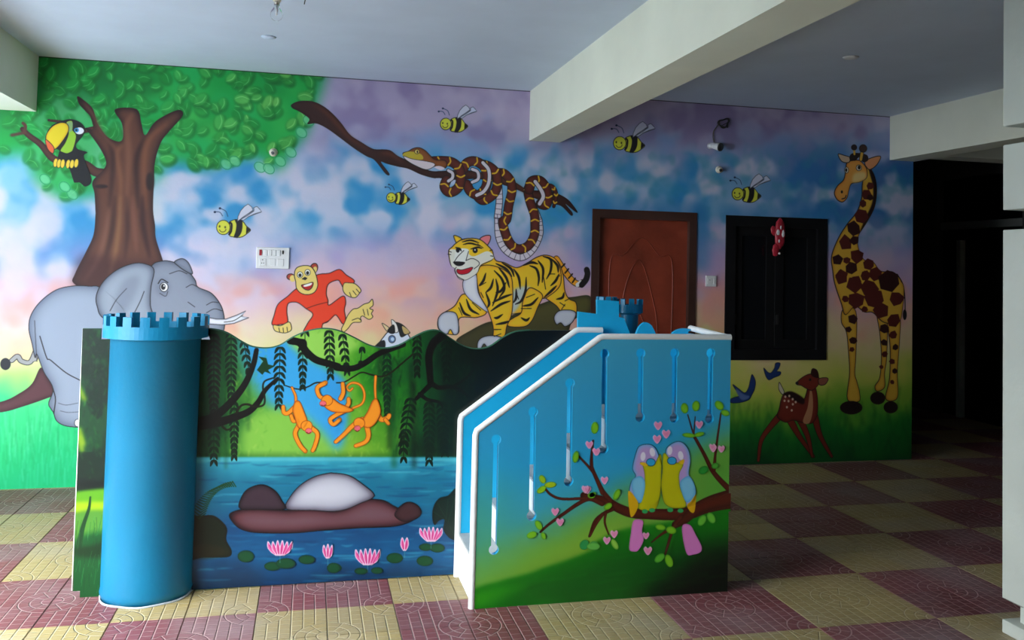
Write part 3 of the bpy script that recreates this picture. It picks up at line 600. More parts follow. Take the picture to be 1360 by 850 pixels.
# ------------------------------------------------------------------ the jungle picture on the low screen
YJ = 4.45
jc = Canvas('jungle_screen_paint', -1.03, 1.45, 0.0, 1.25, 400, YJ, 11)
def jungle():
    c = jc; r = c.rng; x, y = c.px, c.py
    n1 = noise2(c.h, c.w, 90, r, 5); n2 = noise2(c.h, c.w, 40, r, 4)
    xx = x + (n1 - .5) * 90
    up = ramp(xx, [(250, (.02, .16, .10)), (290, (.05, .32, .16)), (330, (.34, .62, .22)), (400, (.50, .76, .30)), (470, (.42, .70, .20)), (510, (.18, .55, .12)),
                   (545, (.04, .34, .14)), (590, (.01, .16, .09)), (640, (.01, .07, .05)), (800, (.015, .03, .03))])
    c.img[:] = up
    mixin(c, sstep(y, 520, 600) * sstep(xx, 330, 400) * (1 - sstep(xx, 520, 570)) * .45, (.66, .78, .24))
    c.poly('320,440 380,430 410,470 420,520 415,560 395,580 360,540 330,500', (.24, .66, .90), blur=9)
    c.poly('370,480 420,480 450,510 458,580 440,600 400,575 370,530', (.26, .68, .90), blur=6); c.poly('430,500 458,505 460,560 440,590', (.24, .64, .88), blur=4)
    c.poly('380,440 440,436 480,455 440,478 400,470', (.62, .84, .38), blur=5)
    c.poly('330,555 390,545 440,590 430,612 330,612', (.55, .78, .32), blur=6)
    mixin(c, (1 - sstep(x, 120, 290)) * sstep(n2, .45, .6) * (y < 600) * .6, (.07, .34, .16))
    mixin(c, sstep(y, 596, 608) * (y < 612) * (x > 300) * .4, (.05, .30, .12))
    for i in range(900):
        a, b = r.uniform(262, 640), r.uniform(438, 606); dk = (a > 520) or (a < 300)
        cl = [(.02, .24, .10), (.05, .38, .14), (.0, .10, .06)][i % 3] if dk else [(.62, .80, .34), (.30, .62, .16), (.74, .84, .40), (.44, .72, .26)][i % 4]
        if not dk and 355 < a < 465 and 452 < b < 590: continue
        v = r.uniform(6, 20); c.stroke(np.array([[a, b], [a + r.uniform(-5, 5), b + v * (1 if dk else .4)]]), r.uniform(2, 6), cl, blur=1.0, alpha=.42, sm=False, taper='both')
    # water
    wn = noise2(c.h, c.w, 60, r, 3)
    w = ramp(y + (wn - .5) * 30, [(606, (.26, .70, .78)), (635, (.10, .50, .62)), (670, (.07, .46, .60)), (705, (.03, .32, .52)), (740, (.05, .40, .60)), (765, (.02, .26, .42)), (790, (.01, .18, .32))])
    mw = (sstep(y, 605, 609) * (x > 240))[..., None]; c.img[:] = c.img * (1 - mw) + w * mw
    for i in range(260):
        a, b = r.uniform(262, 610), r.uniform(612, 778); l = r.uniform(12, 60)
        c.stroke(np.array([[a, b], [a + l / 2, b + r.uniform(-1, 1.5)], [a + l, b - .5]]), r.uniform(.8, 2.6), [(.45, .82, .88), (.02, .22, .42), (.12, .56, .72), (.03, .30, .50)][i % 4], blur=.8, alpha=.45, taper='both')
    c.stroke('262,612 400,610 610,611', 4, (.50, .84, .86), blur=1.5, alpha=.5)
    # the strip left of the tower
    for i in range(260):
        a, b = r.uniform(100, 150), r.uniform(437, 640)
        c.stroke(np.array([[a, b], [a + r.uniform(-4, 4), b + r.uniform(2, 10)]]), r.uniform(1, 4), [(.06, .36, .18), (.01, .12, .08), (.16, .50, .16), (.02, .26, .16)][i % 4], blur=.8, alpha=.6, sm=False, taper='both')
    for q in ('103,512 112,530', '105,570 111,590', '104,580 109,598'): c.stroke('Z:' + q, 6, (.62, .72, .10), blur=2, alpha=.8)
    c.poly('95,655 152,648 152,676 95,682', (.40, .66, .12), blur=2); c.poly('95,668 152,668 152,680 95,684', (.72, .80, .06), blur=2, alpha=.8); c.poly('95,636 152,640 152,646 95,650', (.01, .10, .08), blur=2)
    c.poly('95,684 152,682 152,730 95,730', (.36, .60, .22), blur=2)
    c.poly('95,722 152,712 152,792 95,795', (.03, .36, .16), blur=4)
    c.stroke('104,730 110,700 118,676 120,660', 7, (.04, .28, .12), w2=2); c.poly('100,728 130,722 152,705 152,740 98,738', (.03, .24, .10), blur=2)
    for i in range(90):
        a, b = r.uniform(100, 150), r.uniform(700, 790); c.stroke(np.array([[a, b], [a + r.uniform(-1, 6), b - r.uniform(10, 26)]]), 1.4, [(.35, .66, .40), (.04, .40, .16), (.01, .2, .1)][i % 3], blur=.4, alpha=.6, sm=False, taper='both')
    # hanging leaf strings
    def vine(x0, y0, y1, wd, col, lean=0):
        n = int((y1 - y0) / 7.0)
        for i in range(n):
            t = i / max(1, n - 1); xc = x0 + lean * t; yc = y0 + (y1 - y0) * t; ww = wd * (0.55 + 0.45 * math.sin(math.pi * min(1, t * .9 + .25)))
            for sg in (-1, 1):
                c.stroke(np.array([[xc, yc - 1], [xc + sg * ww * .55, yc + 1.5], [xc + sg * ww, yc + 7]]), 4.0, col, taper='both')
        c.stroke(np.array([[x0, y0], [x0 + lean, y1]]), 1, col, sm=False)
    DK = (.03, .16, .09)
    for i in range(14):
        a = r.uniform(500, 610); b = r.uniform(450, 520); c.stroke(np.array([[a, b], [a, b + r.uniform(50, 130)]]), r.uniform(3, 9), [(.02, .34, .14), (.0, .10, .06)][i % 2], blur=3, alpha=.5, sm=False)
    for a, b in ((290, 600), (300, 610), (330, 560), (300, 560)): c.stroke(np.array([[a, b - 60], [a, b + 12]]), 7, (.03, .26, .12), blur=2, alpha=.7, sm=False, taper='both')
    vine(284, 445, 560, 9, (.10, .10, .09)); vine(284, 560, 612, 8, DK); vine(307, 442, 530, 8, DK); vine(311, 535, 605, 6, DK); vine(324, 455, 490, 6, DK, 6)
    vine(372, 462, 538, 8, DK, -2); vine(402, 452, 512, 6, DK); vine(405, 440, 452, 6, DK); vine(437, 440, 498, 7, DK, 2); vine(455, 445, 492, 6, DK, 6); vine(481, 462, 480, 4, DK, -2); vine(514, 470, 550, 6, (.02, .2, .1))
    vine(545, 530, 596, 9, (.01, .14, .07), -10); vine(570, 535, 612, 8, (.01, .14, .07)); vine(587, 535, 600, 8, (.01, .12, .06), 4); vine(554, 445, 495, 6, (.03, .12, .06)); vine(593, 445, 500, 7, (.01, .08, .05)); vine(536, 575, 608, 7, (.01, .13, .06))
    c.poly('J:430,290 470,235 440,205 490,215 500,255 545,265 500,290 520,315 480,300 465,320', (.06, .26, .12), sm=False)
    # trees
    B = (.045, .045, .035)
    for q, w0, w1 in (('J:40,620 150,590 240,520 320,430 370,350 410,250 428,165', 12, 6), ('J:40,640 180,620 280,590 380,550 440,490 480,420 540,360 560,340', 13, 3), ('J:300,560 330,515 370,505 420,520 470,510 480,470 468,400 480,360 530,340', 3, 2),
                      ('J:215,645 245,665 290,640', 3, 2), ('J:640,105 700,120 740,175 800,225 880,250 944,270 K:80,275 180,280 260,245 340,190 430,155 500,130', 10, 7),
                      ('K:760,60 690,120 660,200 665,300 670,370', 12, 8), ('K:670,370 720,400 800,395 860,420 900,450', 7, 3), ('K:670,380 620,430 580,470', 7, 5), ('K:600,440 650,475 720,490 745,520', 5, 3), ('K:800,400 880,350 940,290', 4, 2),
                      ('K:560,190 500,240 430,300 370,330 300,320 240,305 190,330 130,365 80,370', 2.4, 1.6), ('J:860,370 800,370 750,395 690,410 600,385', 2, 1.4)):
        c.stroke(q, w0, B if w0 > 3 else (.12, .12, .05), w2=w1)
    c.poly('J:640,105 720,95 740,130 700,140', B)
    # three orange monkeys
    OR = (.98, .62, .16); OD = (.66, .30, .05); PK = (.93, .45, .50)
    def limb(q, w, w2=None): c.stroke(q, w, OR, w2=w2, line=OD)
    def monk(parts, body, heads, hold, label):
        for q, w, w2 in parts: limb(q, w, w2)
        p = c.poly(body, OR, line=OD, lw=.8, dark=(.85, .42, .08), dr=3)
        c.ell(heads[0], 7.5, 7, OR, line=OD, lw=.8); c.ell(heads[1], 4.5, 3.8, PK, line=OD, lw=.5); c.stroke(heads[2], 1, (.45, .08, .1))
        FIG.append((c, 'painted_monkey', p, label))
        for q, w, w2 in parts:
            if w < 4: continue
            s_ = smooth_loop(P(q), 3, False); d = np.gradient(s_, axis=0); d /= np.maximum(np.hypot(*d.T), 1e-6)[:, None]; n_ = np.stack([-d[:, 1], d[:, 0]], 1) * (w / 2 + .5)
            FIG.append((c, 'painted_monkey_limb', np.vstack([s_ + n_, (s_ - n_)[::-1]]), None, False))
    monk([('J:675,490 672,450 650,400', 2.5, 2), ('J:670,520 625,560 600,555 595,520', 5, 4), ('J:690,640 670,690 700,760 735,800', 5, 4), ('J:770,650 810,690 795,760 780,795', 5, 4), ('J:690,600 660,610 645,575', 4, 4)],
         'J:670,490 700,490 730,560 745,610 720,650 690,650 668,590 655,540', ('J:742,640', 'J:755,672', 'J:742,680 755,688 768,680'), None, 'orange painted monkey hanging by its tail, the left one of three')
    monk([('K:180,530 240,500 255,440 230,385 180,370 145,395 160,420 180,405', 2.2, 1.8), ('J:860,370 810,400 820,450 850,470', 5, 4), ('K:105,470 122,430 118,375', 5, 4), ('K:130,540 155,500 155,470', 5, 4), ('K:130,545 80,570 40,600 60,630 100,600', 5, 4)],
         'K:0,460 50,465 100,500 150,520 185,540 150,555 90,555 40,545 0,510', ('J:870,480', 'J:845,500', 'J:835,510 848,516 860,508'), None, 'orange painted monkey swinging from the twig, the middle one of three')
    monk([('K:325,330 322,400 325,470', 2.5, 2), ('K:335,560 360,600 400,590 410,575', 6, 5), ('K:385,600 405,625', 4, 4), ('K:240,600 180,640 130,690 75,740', 6, 4), ('K:270,640 280,700 260,740 200,765', 6, 4)],
         'K:305,485 330,470 350,510 355,560 325,620 285,650 250,640 245,600 275,550', ('K:222,622', 'K:210,655', 'K:198,668 210,675 222,668'), None, 'orange painted monkey hanging by its tail, the right one of three')
    # dark bank, fern and the boulder that lies in the water
    c.poly('O:-20,410 60,405 140,402 195,440 220,480 215,540 245,600 230,635 150,640 80,640 20,655 -20,655', (.07, .15, .08), dark=(.03, .07, .05), dr=5)
    c.poly('O:20,600 80,560 150,570 240,610 150,638 40,640', (.18, .17, .07), blur=2, alpha=.8)
    for i in range(22):
        t = i / 21; a = P('O:60,420')[0] * (1 - t) ** 2 + 2 * t * (1 - t) * P('O:110,230')[0] + P('O:250,210')[0] * t * t
        for sg in (-1, 1): c.stroke(np.array([a, a + [sg * 9 * (1 - t * .5), -7 + t * 14]]), 4, (.05, .28, .10), sm=False, taper='both')
    p = c.poly('O:232,398 300,368 420,362 560,372 660,362 800,372 Q:20,380 120,365 220,315 330,315 400,350 470,385 520,395 500,430 400,462 200,472 0,485 O:600,500 420,500 330,490 270,460', (.40, .20, .23), dark=(.13, .06, .10), dr=9, hi=(.50, .38, .42), line=(.06, .04, .06), lw=.8)
    FIG.append((c, 'painted_log', p, 'long maroon painted boulder lying in the water'))
    p = c.poly('O:550,362 580,290 640,225 720,180 800,162 Q:50,162 140,175 220,225 285,290 200,335 120,368 40,378 -60,372 O:650,372', (.66, .66, .72), dark=(.34, .32, .38), dr=10, hi=(.86, .86, .90), line=(.08, .06, .08), lw=.8)
    FIG.append((c, 'painted_stone', p, 'round pale grey painted stone above the boulder'))
    p = c.poly('O:292,362 300,300 340,250 420,228 490,262 530,320 545,366 400,368', (.27, .20, .25), dark=(.12, .08, .12), dr=7, line=(.06, .04, .06), lw=.7)
    FIG.append((c, 'painted_stone', p, 'dark grey painted stone left of the pale one'))
    p = c.poly('Q:400,400 430,350 480,325 530,345 550,385 520,420 450,435', (.30, .18, .20), dark=(.14, .07, .10), dr=5, line=(.06, .04, .06), lw=.7)
    FIG.append((c, 'painted_stone', p, 'small maroon painted stone at the right end of the boulder'))
    # lily leaves and flowers
    for q, a, b in (('O:325,632', 11, 8), ('O:475,688', 11, 6), ('O:550,672', 13, 7), ('O:668,650', 11, 6), ('O:828,698', 9, 6), ('Q:55,698', 9, 7), ('Q:400,642', 11, 7), ('Q:570,658', 11, 7), ('Q:640,585', 10, 6), ('Q:575,580', 9, 5), ('Q:210,715', 9, 4.5), ('Q:300,712', 8, 4.5)):
        FIG.append((c, 'painted_lily_leaf', c.ell(q, a, b, (.06, .34, .20), dark=(.03, .22, .16), dr=3), None))
    p = c.poly('Q:755,262 700,290 650,305 620,350 612,410 625,455 650,430 680,425 675,480 700,520 730,538 755,530', (.03, .16, .11), dark=(.02, .08, .06), dr=5); FIG.append((c, 'painted_leaf', p, 'big dark painted lily leaf at the right edge'))
    for q in ('Q:690,420 640,330', 'Q:690,420 700,310', 'Q:690,430 620,380', 'Q:700,440 740,300', 'Q:710,460 740,520'): c.stroke(q, .9, (.10, .28, .18), alpha=.7)
    def lotus(q, w, h, n, lab):
        x0, y0 = P(q)[0]
        for i in range(n):
            o = (i - (n - 1) / 2); sp = o * w / n
            t = smooth_loop(np.array([[x0 + sp * .35, y0 + h], [x0 + sp * .95 - w / n * .5, y0 + h * .55], [x0 + sp * 1.15, y0 + (0 if abs(o) < 1 else 1.5)], [x0 + sp * .95 + w / n * .5, y0 + h * .55]]), 4)
            c.poly(t, (.93, .42, .68), sm=False, line=(.97, .85, .93), lw=.9, dark=(.98, .80, .90), dr=2)
            c.stroke(np.array([[x0 + sp * .5, y0 + h * .85], [x0 + sp * 1.02, y0 + h * .3]]), 1.2, (.80, .12, .45), sm=False, alpha=.8)
        FIG.append((c, 'painted_lotus', np.array([[x0 - w / 2, y0], [x0, y0 - 1], [x0 + w / 2, y0], [x0 + w / 2.6, y0 + h * .8], [x0, y0 + h], [x0 - w / 2.6, y0 + h * .8]]), lab))
        c.stroke(np.array([[x0, y0 + h], [x0, y0 + h + 9]]), 1, (.5, .7, .7), sm=False, alpha=.6)
    lotus('O:518,540', 33, 21, 6, 'open pink painted lotus below the left end of the boulder'); lotus('O:788,560', 14, 20, 3, 'narrow pink painted lotus bud below the pale stone')
    lotus('Q:248,585', 33, 23, 6, 'open pink painted lotus nearest the floor'); lotus('Q:456,525', 11, 18, 2, 'smallest pink painted lotus bud'); lotus('Q:605,465', 30, 20, 6, 'open pink painted lotus beside the big dark leaf')
jungle(); jc.img **= 1.12; jc.img *= .93

# ------------------------------------------------------------------ the love-birds picture on the stair's side
YF = 4.0
fc = Canvas('stair_side_paint', 0.74, 2.04, -0.01, 1.25, 430, YF, 21)
def lovebirds():
    c = fc; r = c.rng; x, y = c.px, c.py
    n = noise2(c.h, c.w, 80, r, 4)
    d = y + (x - 630) * .42 + (n - .5) * 16          # the colours run down to the left
    c.img[:] = ramp(y + (x - 640) * .10 + (n - .5) * 20, [(440, (.30, .68, .80)), (540, (.22, .64, .82)), (620, (.16, .64, .84)), (690, (.24, .66, .74)), (740, (.34, .68, .56)), (790, (.34, .66, .44))])
    mixin(c, (1 - sstep(x, 630, 720)) * sstep(y, 580, 740) * .65, (.30, .68, .48))
    mixin(c, sstep(y + (x - 640) * .55 + (n - .5) * 24, 715, 790) * .95, (.46, .70, .22)); mixin(c, sstep(y + (x - 640) * .58, 770, 830) * (1 - sstep(x, 780, 880)) * .6, (.68, .76, .18))
    mixin(c, sstep(y, 575, 640) * sstep(x, 900, 960) * .7, (.34, .66, .22))
    hill = 'S:100,715 250,662 400,622 480,592 620,545 773,480 U:0,570 120,500 230,465 400,440 560,405 740,370 760,900 S:90,840'
    c.poly(hill, (.06, .50, .06), blur=2.5)
    c.poly('S:100,740 250,690 400,680 300,740 140,790', (.22, .66, .08), blur=5, alpha=.7)
    c.poly('U:0,640 300,560 740,520 760,860 -200,860 -500,850', (.02, .34, .08), blur=16, alpha=.85)
    c.poly('U:260,840 420,720 560,610 740,560 760,860', (.01, .06, .03), blur=18, alpha=.95)  # dark green corner with shade painted into it
    for i in range(130):
        a, b = r.uniform(640, 965), r.uniform(690, 795)
        if b < 790 - (a - 630) * .28: continue
        c.stroke(np.array([[a, b], [a + r.uniform(15, 40), b - r.uniform(2, 8)]]), r.uniform(1, 4), [(.10, .60, .10), (.01, .30, .08), (.04, .42, .12)][i % 3], blur=1.2, alpha=.35, sm=False, taper='both')
    BR = (.36, .13, .07); BL = (.58, .22, .10)
    def br(q, w, w2): c.stroke(q, w, BR, w2=w2, dark=(.20, .07, .05))
    br('U:740,330 680,340 600,360 540,385 480,395 400,398 320,395 230,390 160,365 100,330 40,315 -20,300', 20, 9)
    c.stroke('U:740,310 640,335 560,370 500,420 450,450', 22, BR, w2=10, dark=(.20, .07, .05)); br('U:480,410 440,470 400,600', 7, 3); br('U:430,470 380,500 330,540', 5, 2)
    br('U:120,330 80,280 50,220 25,160 20,120 30,20', 7, 3); br('U:30,170 0,145', 3, 2); br('U:130,370 90,390 40,430 10,510', 6, 3); br('U:95,390 90,440 110,500', 4, 2)
    br('S:773,265 710,240 650,265 570,320 500,370 455,410', 7, 3); br('S:700,235 640,240 560,240 510,220 480,190', 4, 3); br('S:773,210 740,130 715,90 650,20', 6, 2.5); br('S:720,90 720,0', 4, 2); br('S:773,320 740,370 710,430', 5, 3)
    br('U:730,270 680,220 640,170 600,90 550,0', 8, 4); br('R:620,850 590,790 570,750 540,650', 4, 1.5); br('R:572,750 580,660', 2.4, 1.2); br('R:690,850 700,770 718,640', 4, 2); br('U:650,170 660,60', 5, 3)
    p = smooth_loop(P('U:740,290 640,325 560,350 480,370 320,375 230,370 120,320 0,290 0,310 100,345 220,405 330,425 430,430 400,600 420,600 470,470 560,450 620,400 740,380'), 4)
    FIG.append((c, 'painted_branch', p, 'brown painted branch the two painted birds sit on', False))
    LF = (.50, .78, .14)
    def leaf(q, a, b, rot, col=LF): FIG.append((c, 'painted_leaf', c.ell(q, a, b, col, rot=rot, dark=(col[0] * .6, col[1] * .75, col[2] * .6), dr=2), None))
    for q, a, b, ro, cl in (('S:465,140', 6, 4, 60, (.62, .78, .1)), ('S:505,168', 8, 4, -5, (.66, .78, .1)), ('S:460,193', 7, 4, -35, (.56, .78, .1)), ('S:445,375', 7, 4, 60, LF), ('S:410,425', 7, 4.5, -20, LF), ('S:470,430', 5, 3, 70, LF), ('S:680,475', 6, 7, 30, (.16, .60, .3)), ('S:730,480', 7, 6, 20, (.3, .66, .3)),
                              ('S:635,25', 8, 4, 100, LF), ('S:722,218', 5, 3, -30, LF), ('R:40,720', 8, 5, 95, LF), ('R:522,615', 7, 5, 80, LF), ('R:583,603', 7, 5, 95, LF), ('R:708,600', 7, 5, 50, LF), ('R:740,640', 6, 4, 20, LF), ('R:545,760', 9, 3, 5, LF), ('R:600,755', 7, 3, -15, LF), ('U:595,170', 7, 5, -30, (.16, .60, .2)), ('U:655,148', 5, 4, -20, (.3, .66, .2)),
                              ('U:150,295', 8, 4, 115, LF), ('U:105,355', 6, 4, -35, LF), ('U:20,300', 5, 4, 0, LF), ('U:140,550', 8, 4, 60, (.60, .82, .3)), ('U:375,463', 7, 4, 10, LF), ('U:430,478', 7, 5, 15, LF), ('U:588,428', 8, 5, 120, (.44, .80, .24)), ('U:635,415', 8, 5, 60, (.44, .80, .24)), ('U:370,620', 8, 5, 140, (.36, .72, .2)), ('U:418,635', 9, 5, 70, LF), ('U:30,560', 9, 5, 0, (.4, .74, .3))): leaf(q, a, b, ro, cl)
    PK = (.93, .55, .72)
    for q, a in (('S:745,0', 4), ('S:685,190', 5), ('S:530,305', 5), ('S:555,358', 5), ('U:10,40', 5), ('U:45,75', 5), ('U:88,222', 5), ('U:0,270', 5), ('U:100,530', 5), ('U:137,497', 5), ('U:300,505', 4.5), ('U:310,582', 5.5), ('R:600,702', 5), ('R:675,830', 4.5), ('R:718,832', 4.5), ('U:640,50', 4), ('U:690,62', 4),
                ('R:380,707', 5.5), ('R:423,752', 5.5), ('R:374,780', 5.5)):
        x0, y0 = P(q)[0]
        FIG.append((c, 'painted_blossom', c.poly(np.array([[x0, y0 + a * 1.15], [x0 - a, y0 - a * .2], [x0 - a * .6, y0 - a], [x0, y0 - a * .6], [x0 + a * .6, y0 - a], [x0 + a, y0 - a * .2]]), PK, dark=(.95, .72, .85), dr=2), None))
    # two birds
    YG = (.80, .78, .04); BLU = (.42, .74, .92); LV = (.74, .62, .84); PT = (.90, .52, .80)
    def bird(tail, back, wing, wtip, belly, brow, e1, e2, eye, feet, lab):
        c.poly(tail, PT, dark=(.80, .40, .70), dr=2)
        p = c.poly(back, LV, dark=BLU, dr=6, line=(.10, .28, .40), lw=.8)
        c.poly(belly, YG, dark=(.66, .66, .04), dr=4, line=(.3, .4, .1), lw=.5)
        c.poly(wing, (.50, .80, .93), dark=(.34, .66, .86), dr=4); c.poly(wtip, (.90, .70, .06))
        c.ell(e1, 3.4, 6, (.93, .90, .96), rot=5); c.ell(e2, 3.6, 6, (.93, .90, .96), rot=-10)
        c.ell(eye, 6, 5, (.20, .66, .86), line=(.05, .25, .40), lw=.9); c.poly(brow, (.92, .74, .12))
        for f in feet: c.ell(f, 4, 2.8, (.18, .66, .36))
        FIG.append((c, 'painted_bird', p, lab)); FIG.append((c, 'painted_bird_tail', smooth_loop(P(tail), 3), None, False))
    bird('U:238,428 285,430 280,480 288,530 262,580 240,588 215,575 222,500', 'U:248,200 232,160 250,80 270,45 320,38 350,60 370,110 382,170 375,260 360,330 300,360 240,320 215,290 225,230',
         'U:228,225 270,200 295,230 290,290 270,338 235,290', 'U:210,280 245,310 262,350 240,400 220,402', 'U:285,150 272,130 300,140 340,145 370,90 382,110 380,160 378,240 372,310 350,370 300,378 262,362 285,290 295,210', 'U:268,135 290,130 310,145 290,150', 'U:285,100', 'U:333,78', 'U:325,130', ('U:295,382', 'U:332,376'),
         'yellow and blue painted bird with a pink tail, the left one of the pair')
    bird('U:485,462 525,450 555,500 585,560 580,590 545,603 508,595', 'U:400,100 405,60 440,30 480,25 515,60 528,120 520,190 545,240 555,290 520,350 440,360 390,320 378,250 385,150',
         'U:475,230 520,200 550,240 548,300 510,335 485,290', 'U:558,295 530,330 510,350 530,385 550,380', 'U:388,95 400,85 420,110 450,130 490,140 470,190 475,260 500,320 500,362 430,362 392,330 378,250 384,170', 'U:465,130 495,115 490,140', 'U:422,70', 'U:478,95', 'U:433,122', ('U:425,375', 'U:478,378'),
         'yellow and blue painted bird with a pink tail, the right one of the pair')
lovebirds()
# ------------------------------------------------------------------ materials
white = prin('white_wash', (.82, .83, .76), .75, bump=.25, bscale=18, vary=.05)
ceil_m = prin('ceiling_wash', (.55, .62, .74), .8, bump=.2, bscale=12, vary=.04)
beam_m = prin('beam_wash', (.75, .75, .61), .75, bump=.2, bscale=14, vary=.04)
pillar_m = prin('pillar_wash', (.64, .67, .60), .6, bump=.25, bscale=20, vary=.05)
blue = prin('blue_enamel', (.015, .42, .72), .3, bump=.08, bscale=60, vary=.08, coat=.1)
teal = prin('tower_enamel', (.006, .17, .32), .38, bump=.1, bscale=50, vary=.06, coat=.08, spec=.3)
trim_m = prin('white_trim_paint', (.82, .84, .82), .45, bump=.2, bscale=60, vary=.08)
tread_m = prin('grey_tread', (.38, .40, .40), .7, bump=.3, bscale=60, vary=.15)
plinth_m = prin('pale_cement', (.50, .55, .60), .9, bump=.5, bscale=90, vary=.2)
green_edge = prin('dark_green_paint', (.03, .12, .07), .5)
dark_wall = prin('shade_dark_wall_paint', (.09, .09, .087), .8, bump=.2, vary=.1)  # dark paint, taken near black to put the right bay's shade in it
dark_wood = prin('dark_wood', (.06, .025, .018), .45, bump=.15, bscale=30, vary=.2)
red_wood = prin('red_wood', (.26, .045, .022), .35, bump=.15, bscale=30, vary=.25, vscale=5)
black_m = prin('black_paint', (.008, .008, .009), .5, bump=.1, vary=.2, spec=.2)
black_g = prin('dark_glass', (.006, .007, .009), .15)
plastic = prin('white_plastic', (.80, .80, .80), .35)
cream = prin('cream_plastic', (.72, .68, .55), .5)
dark_pl = prin('black_plastic', (.02, .02, .02), .4)
red_pl = prin('red_plastic', (.45, .02, .04), .35, bump=.3, bscale=60, vary=.3, vscale=30)
brass = prin('brass_cap', (.6, .58, .5), .35, metal=1)
glass = bpy.data.materials.new('bulb_glass'); glass.use_nodes = True
g_ = glass.node_tree.nodes['Principled BSDF']; g_.inputs['Transmission Weight'].default_value = 1; g_.inputs['Roughness'].default_value = .02; g_.inputs['IOR'].default_value = 1.2; g_.inputs['Base Color'].default_value = (.97, .98, .98, 1)

# pressed pattern of the floor tiles (one period = one coloured square)
def relief_image():
    n = 512; u, v = np.meshgrid((np.arange(n) + .5) / n * T, (np.arange(n) + .5) / n * T)
    def near(a, period, off=0.0):
        d = np.mod(a - off + period / 2, period) - period / 2; return np.abs(d)
    wl = .0026
    def ln(d, w=wl): return np.clip(1.5 - d / w, 0, 1)
    circ = np.full_like(u, 9.0); ang = np.zeros_like(u)
    for a, b in ((0, 0), (T, 0), (0, T), (T, T), (T / 2, T / 2)):
        d = np.hypot(u - a, v - b); t = np.arctan2(v - b, u - a); k = d < circ; circ[k] = d[k]; ang[k] = t[k]
    inside = circ < .135
    g = ln(near(u, .15))
    dash = np.maximum(ln(near(u, .15, .05)), ln(near(u, .15, .10))) * (~inside)
    row = (np.floor(u / .05) % 2) * .025
    joints = ln(near(v + row, .05)) * (~inside) * .6
    rings = np.zeros_like(u)
    for r in (.135, .09, .045): rings = np.maximum(rings, ln(np.abs(circ - r)))
    rad = ln(near(ang, math.pi / 6) * circ) * inside * (circ > .045) * .8
    g = np.maximum.reduce([g, dash, joints, rings, rad])
    im = bpy.data.images.new('tile_relief', n, n, alpha=False); im.colorspace_settings.name = 'Non-Color'
    buf = np.ones((n, n, 4), np.float32); buf[..., :3] = g[..., None]; im.pixels.foreach_set(buf.ravel()); im.update(); im.pack()
    return im
REL = relief_image()
GX, GY = -2.2998 * T, 6.8787 * T
def tile_mat(name, col, line):
    M = prin(name, col, .5); nt = M.node_tree; N = nt.nodes; L = nt.links; b = N['Principled BSDF']
    g = N.new('ShaderNodeNewGeometry'); mp = N.new('ShaderNodeMapping'); mp.vector_type = 'POINT'
    mp.inputs['Location'].default_value = (-GX / T, -GY / T, 0); mp.inputs['Scale'].default_value = (1 / T, 1 / T, 1)
    L.new(g.outputs['Position'], mp.inputs[0])
    t = N.new('ShaderNodeTexImage'); t.image = REL; L.new(mp.outputs[0], t.inputs[0])
    oi = N.new('ShaderNodeObjectInfo')
    n1 = N.new('ShaderNodeTexNoise'); n1.inputs['Scale'].default_value = 1.7; n1.inputs['Detail'].default_value = 6; L.new(g.outputs['Position'], n1.inputs[0])
    dust = N.new('ShaderNodeMapRange'); dust.inputs['From Min'].default_value = .46; dust.inputs['From Max'].default_value = .75; dust.inputs['To Max'].default_value = .5; L.new(n1.outputs['Fac'], dust.inputs[0])
    rv = N.new('ShaderNodeMapRange'); rv.inputs['To Min'].default_value = .85; rv.inputs['To Max'].default_value = 1.12; L.new(oi.outputs['Random'], rv.inputs[0])
    sc = N.new('ShaderNodeVectorMath'); sc.operation = 'SCALE'; sc.inputs[0].default_value = col; L.new(rv.outputs[0], sc.inputs['Scale'])
    m1 = N.new('ShaderNodeMix'); m1.data_type = 'RGBA'; L.new(sc.outputs[0], m1.inputs['A']); m1.inputs['B'].default_value = (.36, .34, .35, 1); L.new(dust.outputs[0], m1.inputs['Factor'])
    fac = N.new('ShaderNodeMath'); fac.operation = 'MULTIPLY'; fac.inputs[1].default_value = .8; L.new(t.outputs[0], fac.inputs[0])
    m2 = N.new('ShaderNodeMix'); m2.data_type = 'RGBA'; L.new(m1.outputs['Result'], m2.inputs['A']); m2.inputs['B'].default_value = (*line, 1); L.new(fac.outputs[0], m2.inputs['Factor'])
    L.new(m2.outputs['Result'], b.inputs['Base Color'])
    bp = N.new('ShaderNodeBump'); bp.invert = True; bp.inputs['Strength'].default_value = 1.0; bp.inputs['Distance'].default_value = .006
    L.new(t.outputs[0], bp.inputs['Height']); L.new(bp.outputs[0], b.inputs['Normal'])
    return M
tile_red = tile_mat('red_tile', (.20, .055, .062), (.44, .29, .28)); tile_yel = tile_mat('yellow_tile', (.38, .29, .12), (.54, .46, .29))

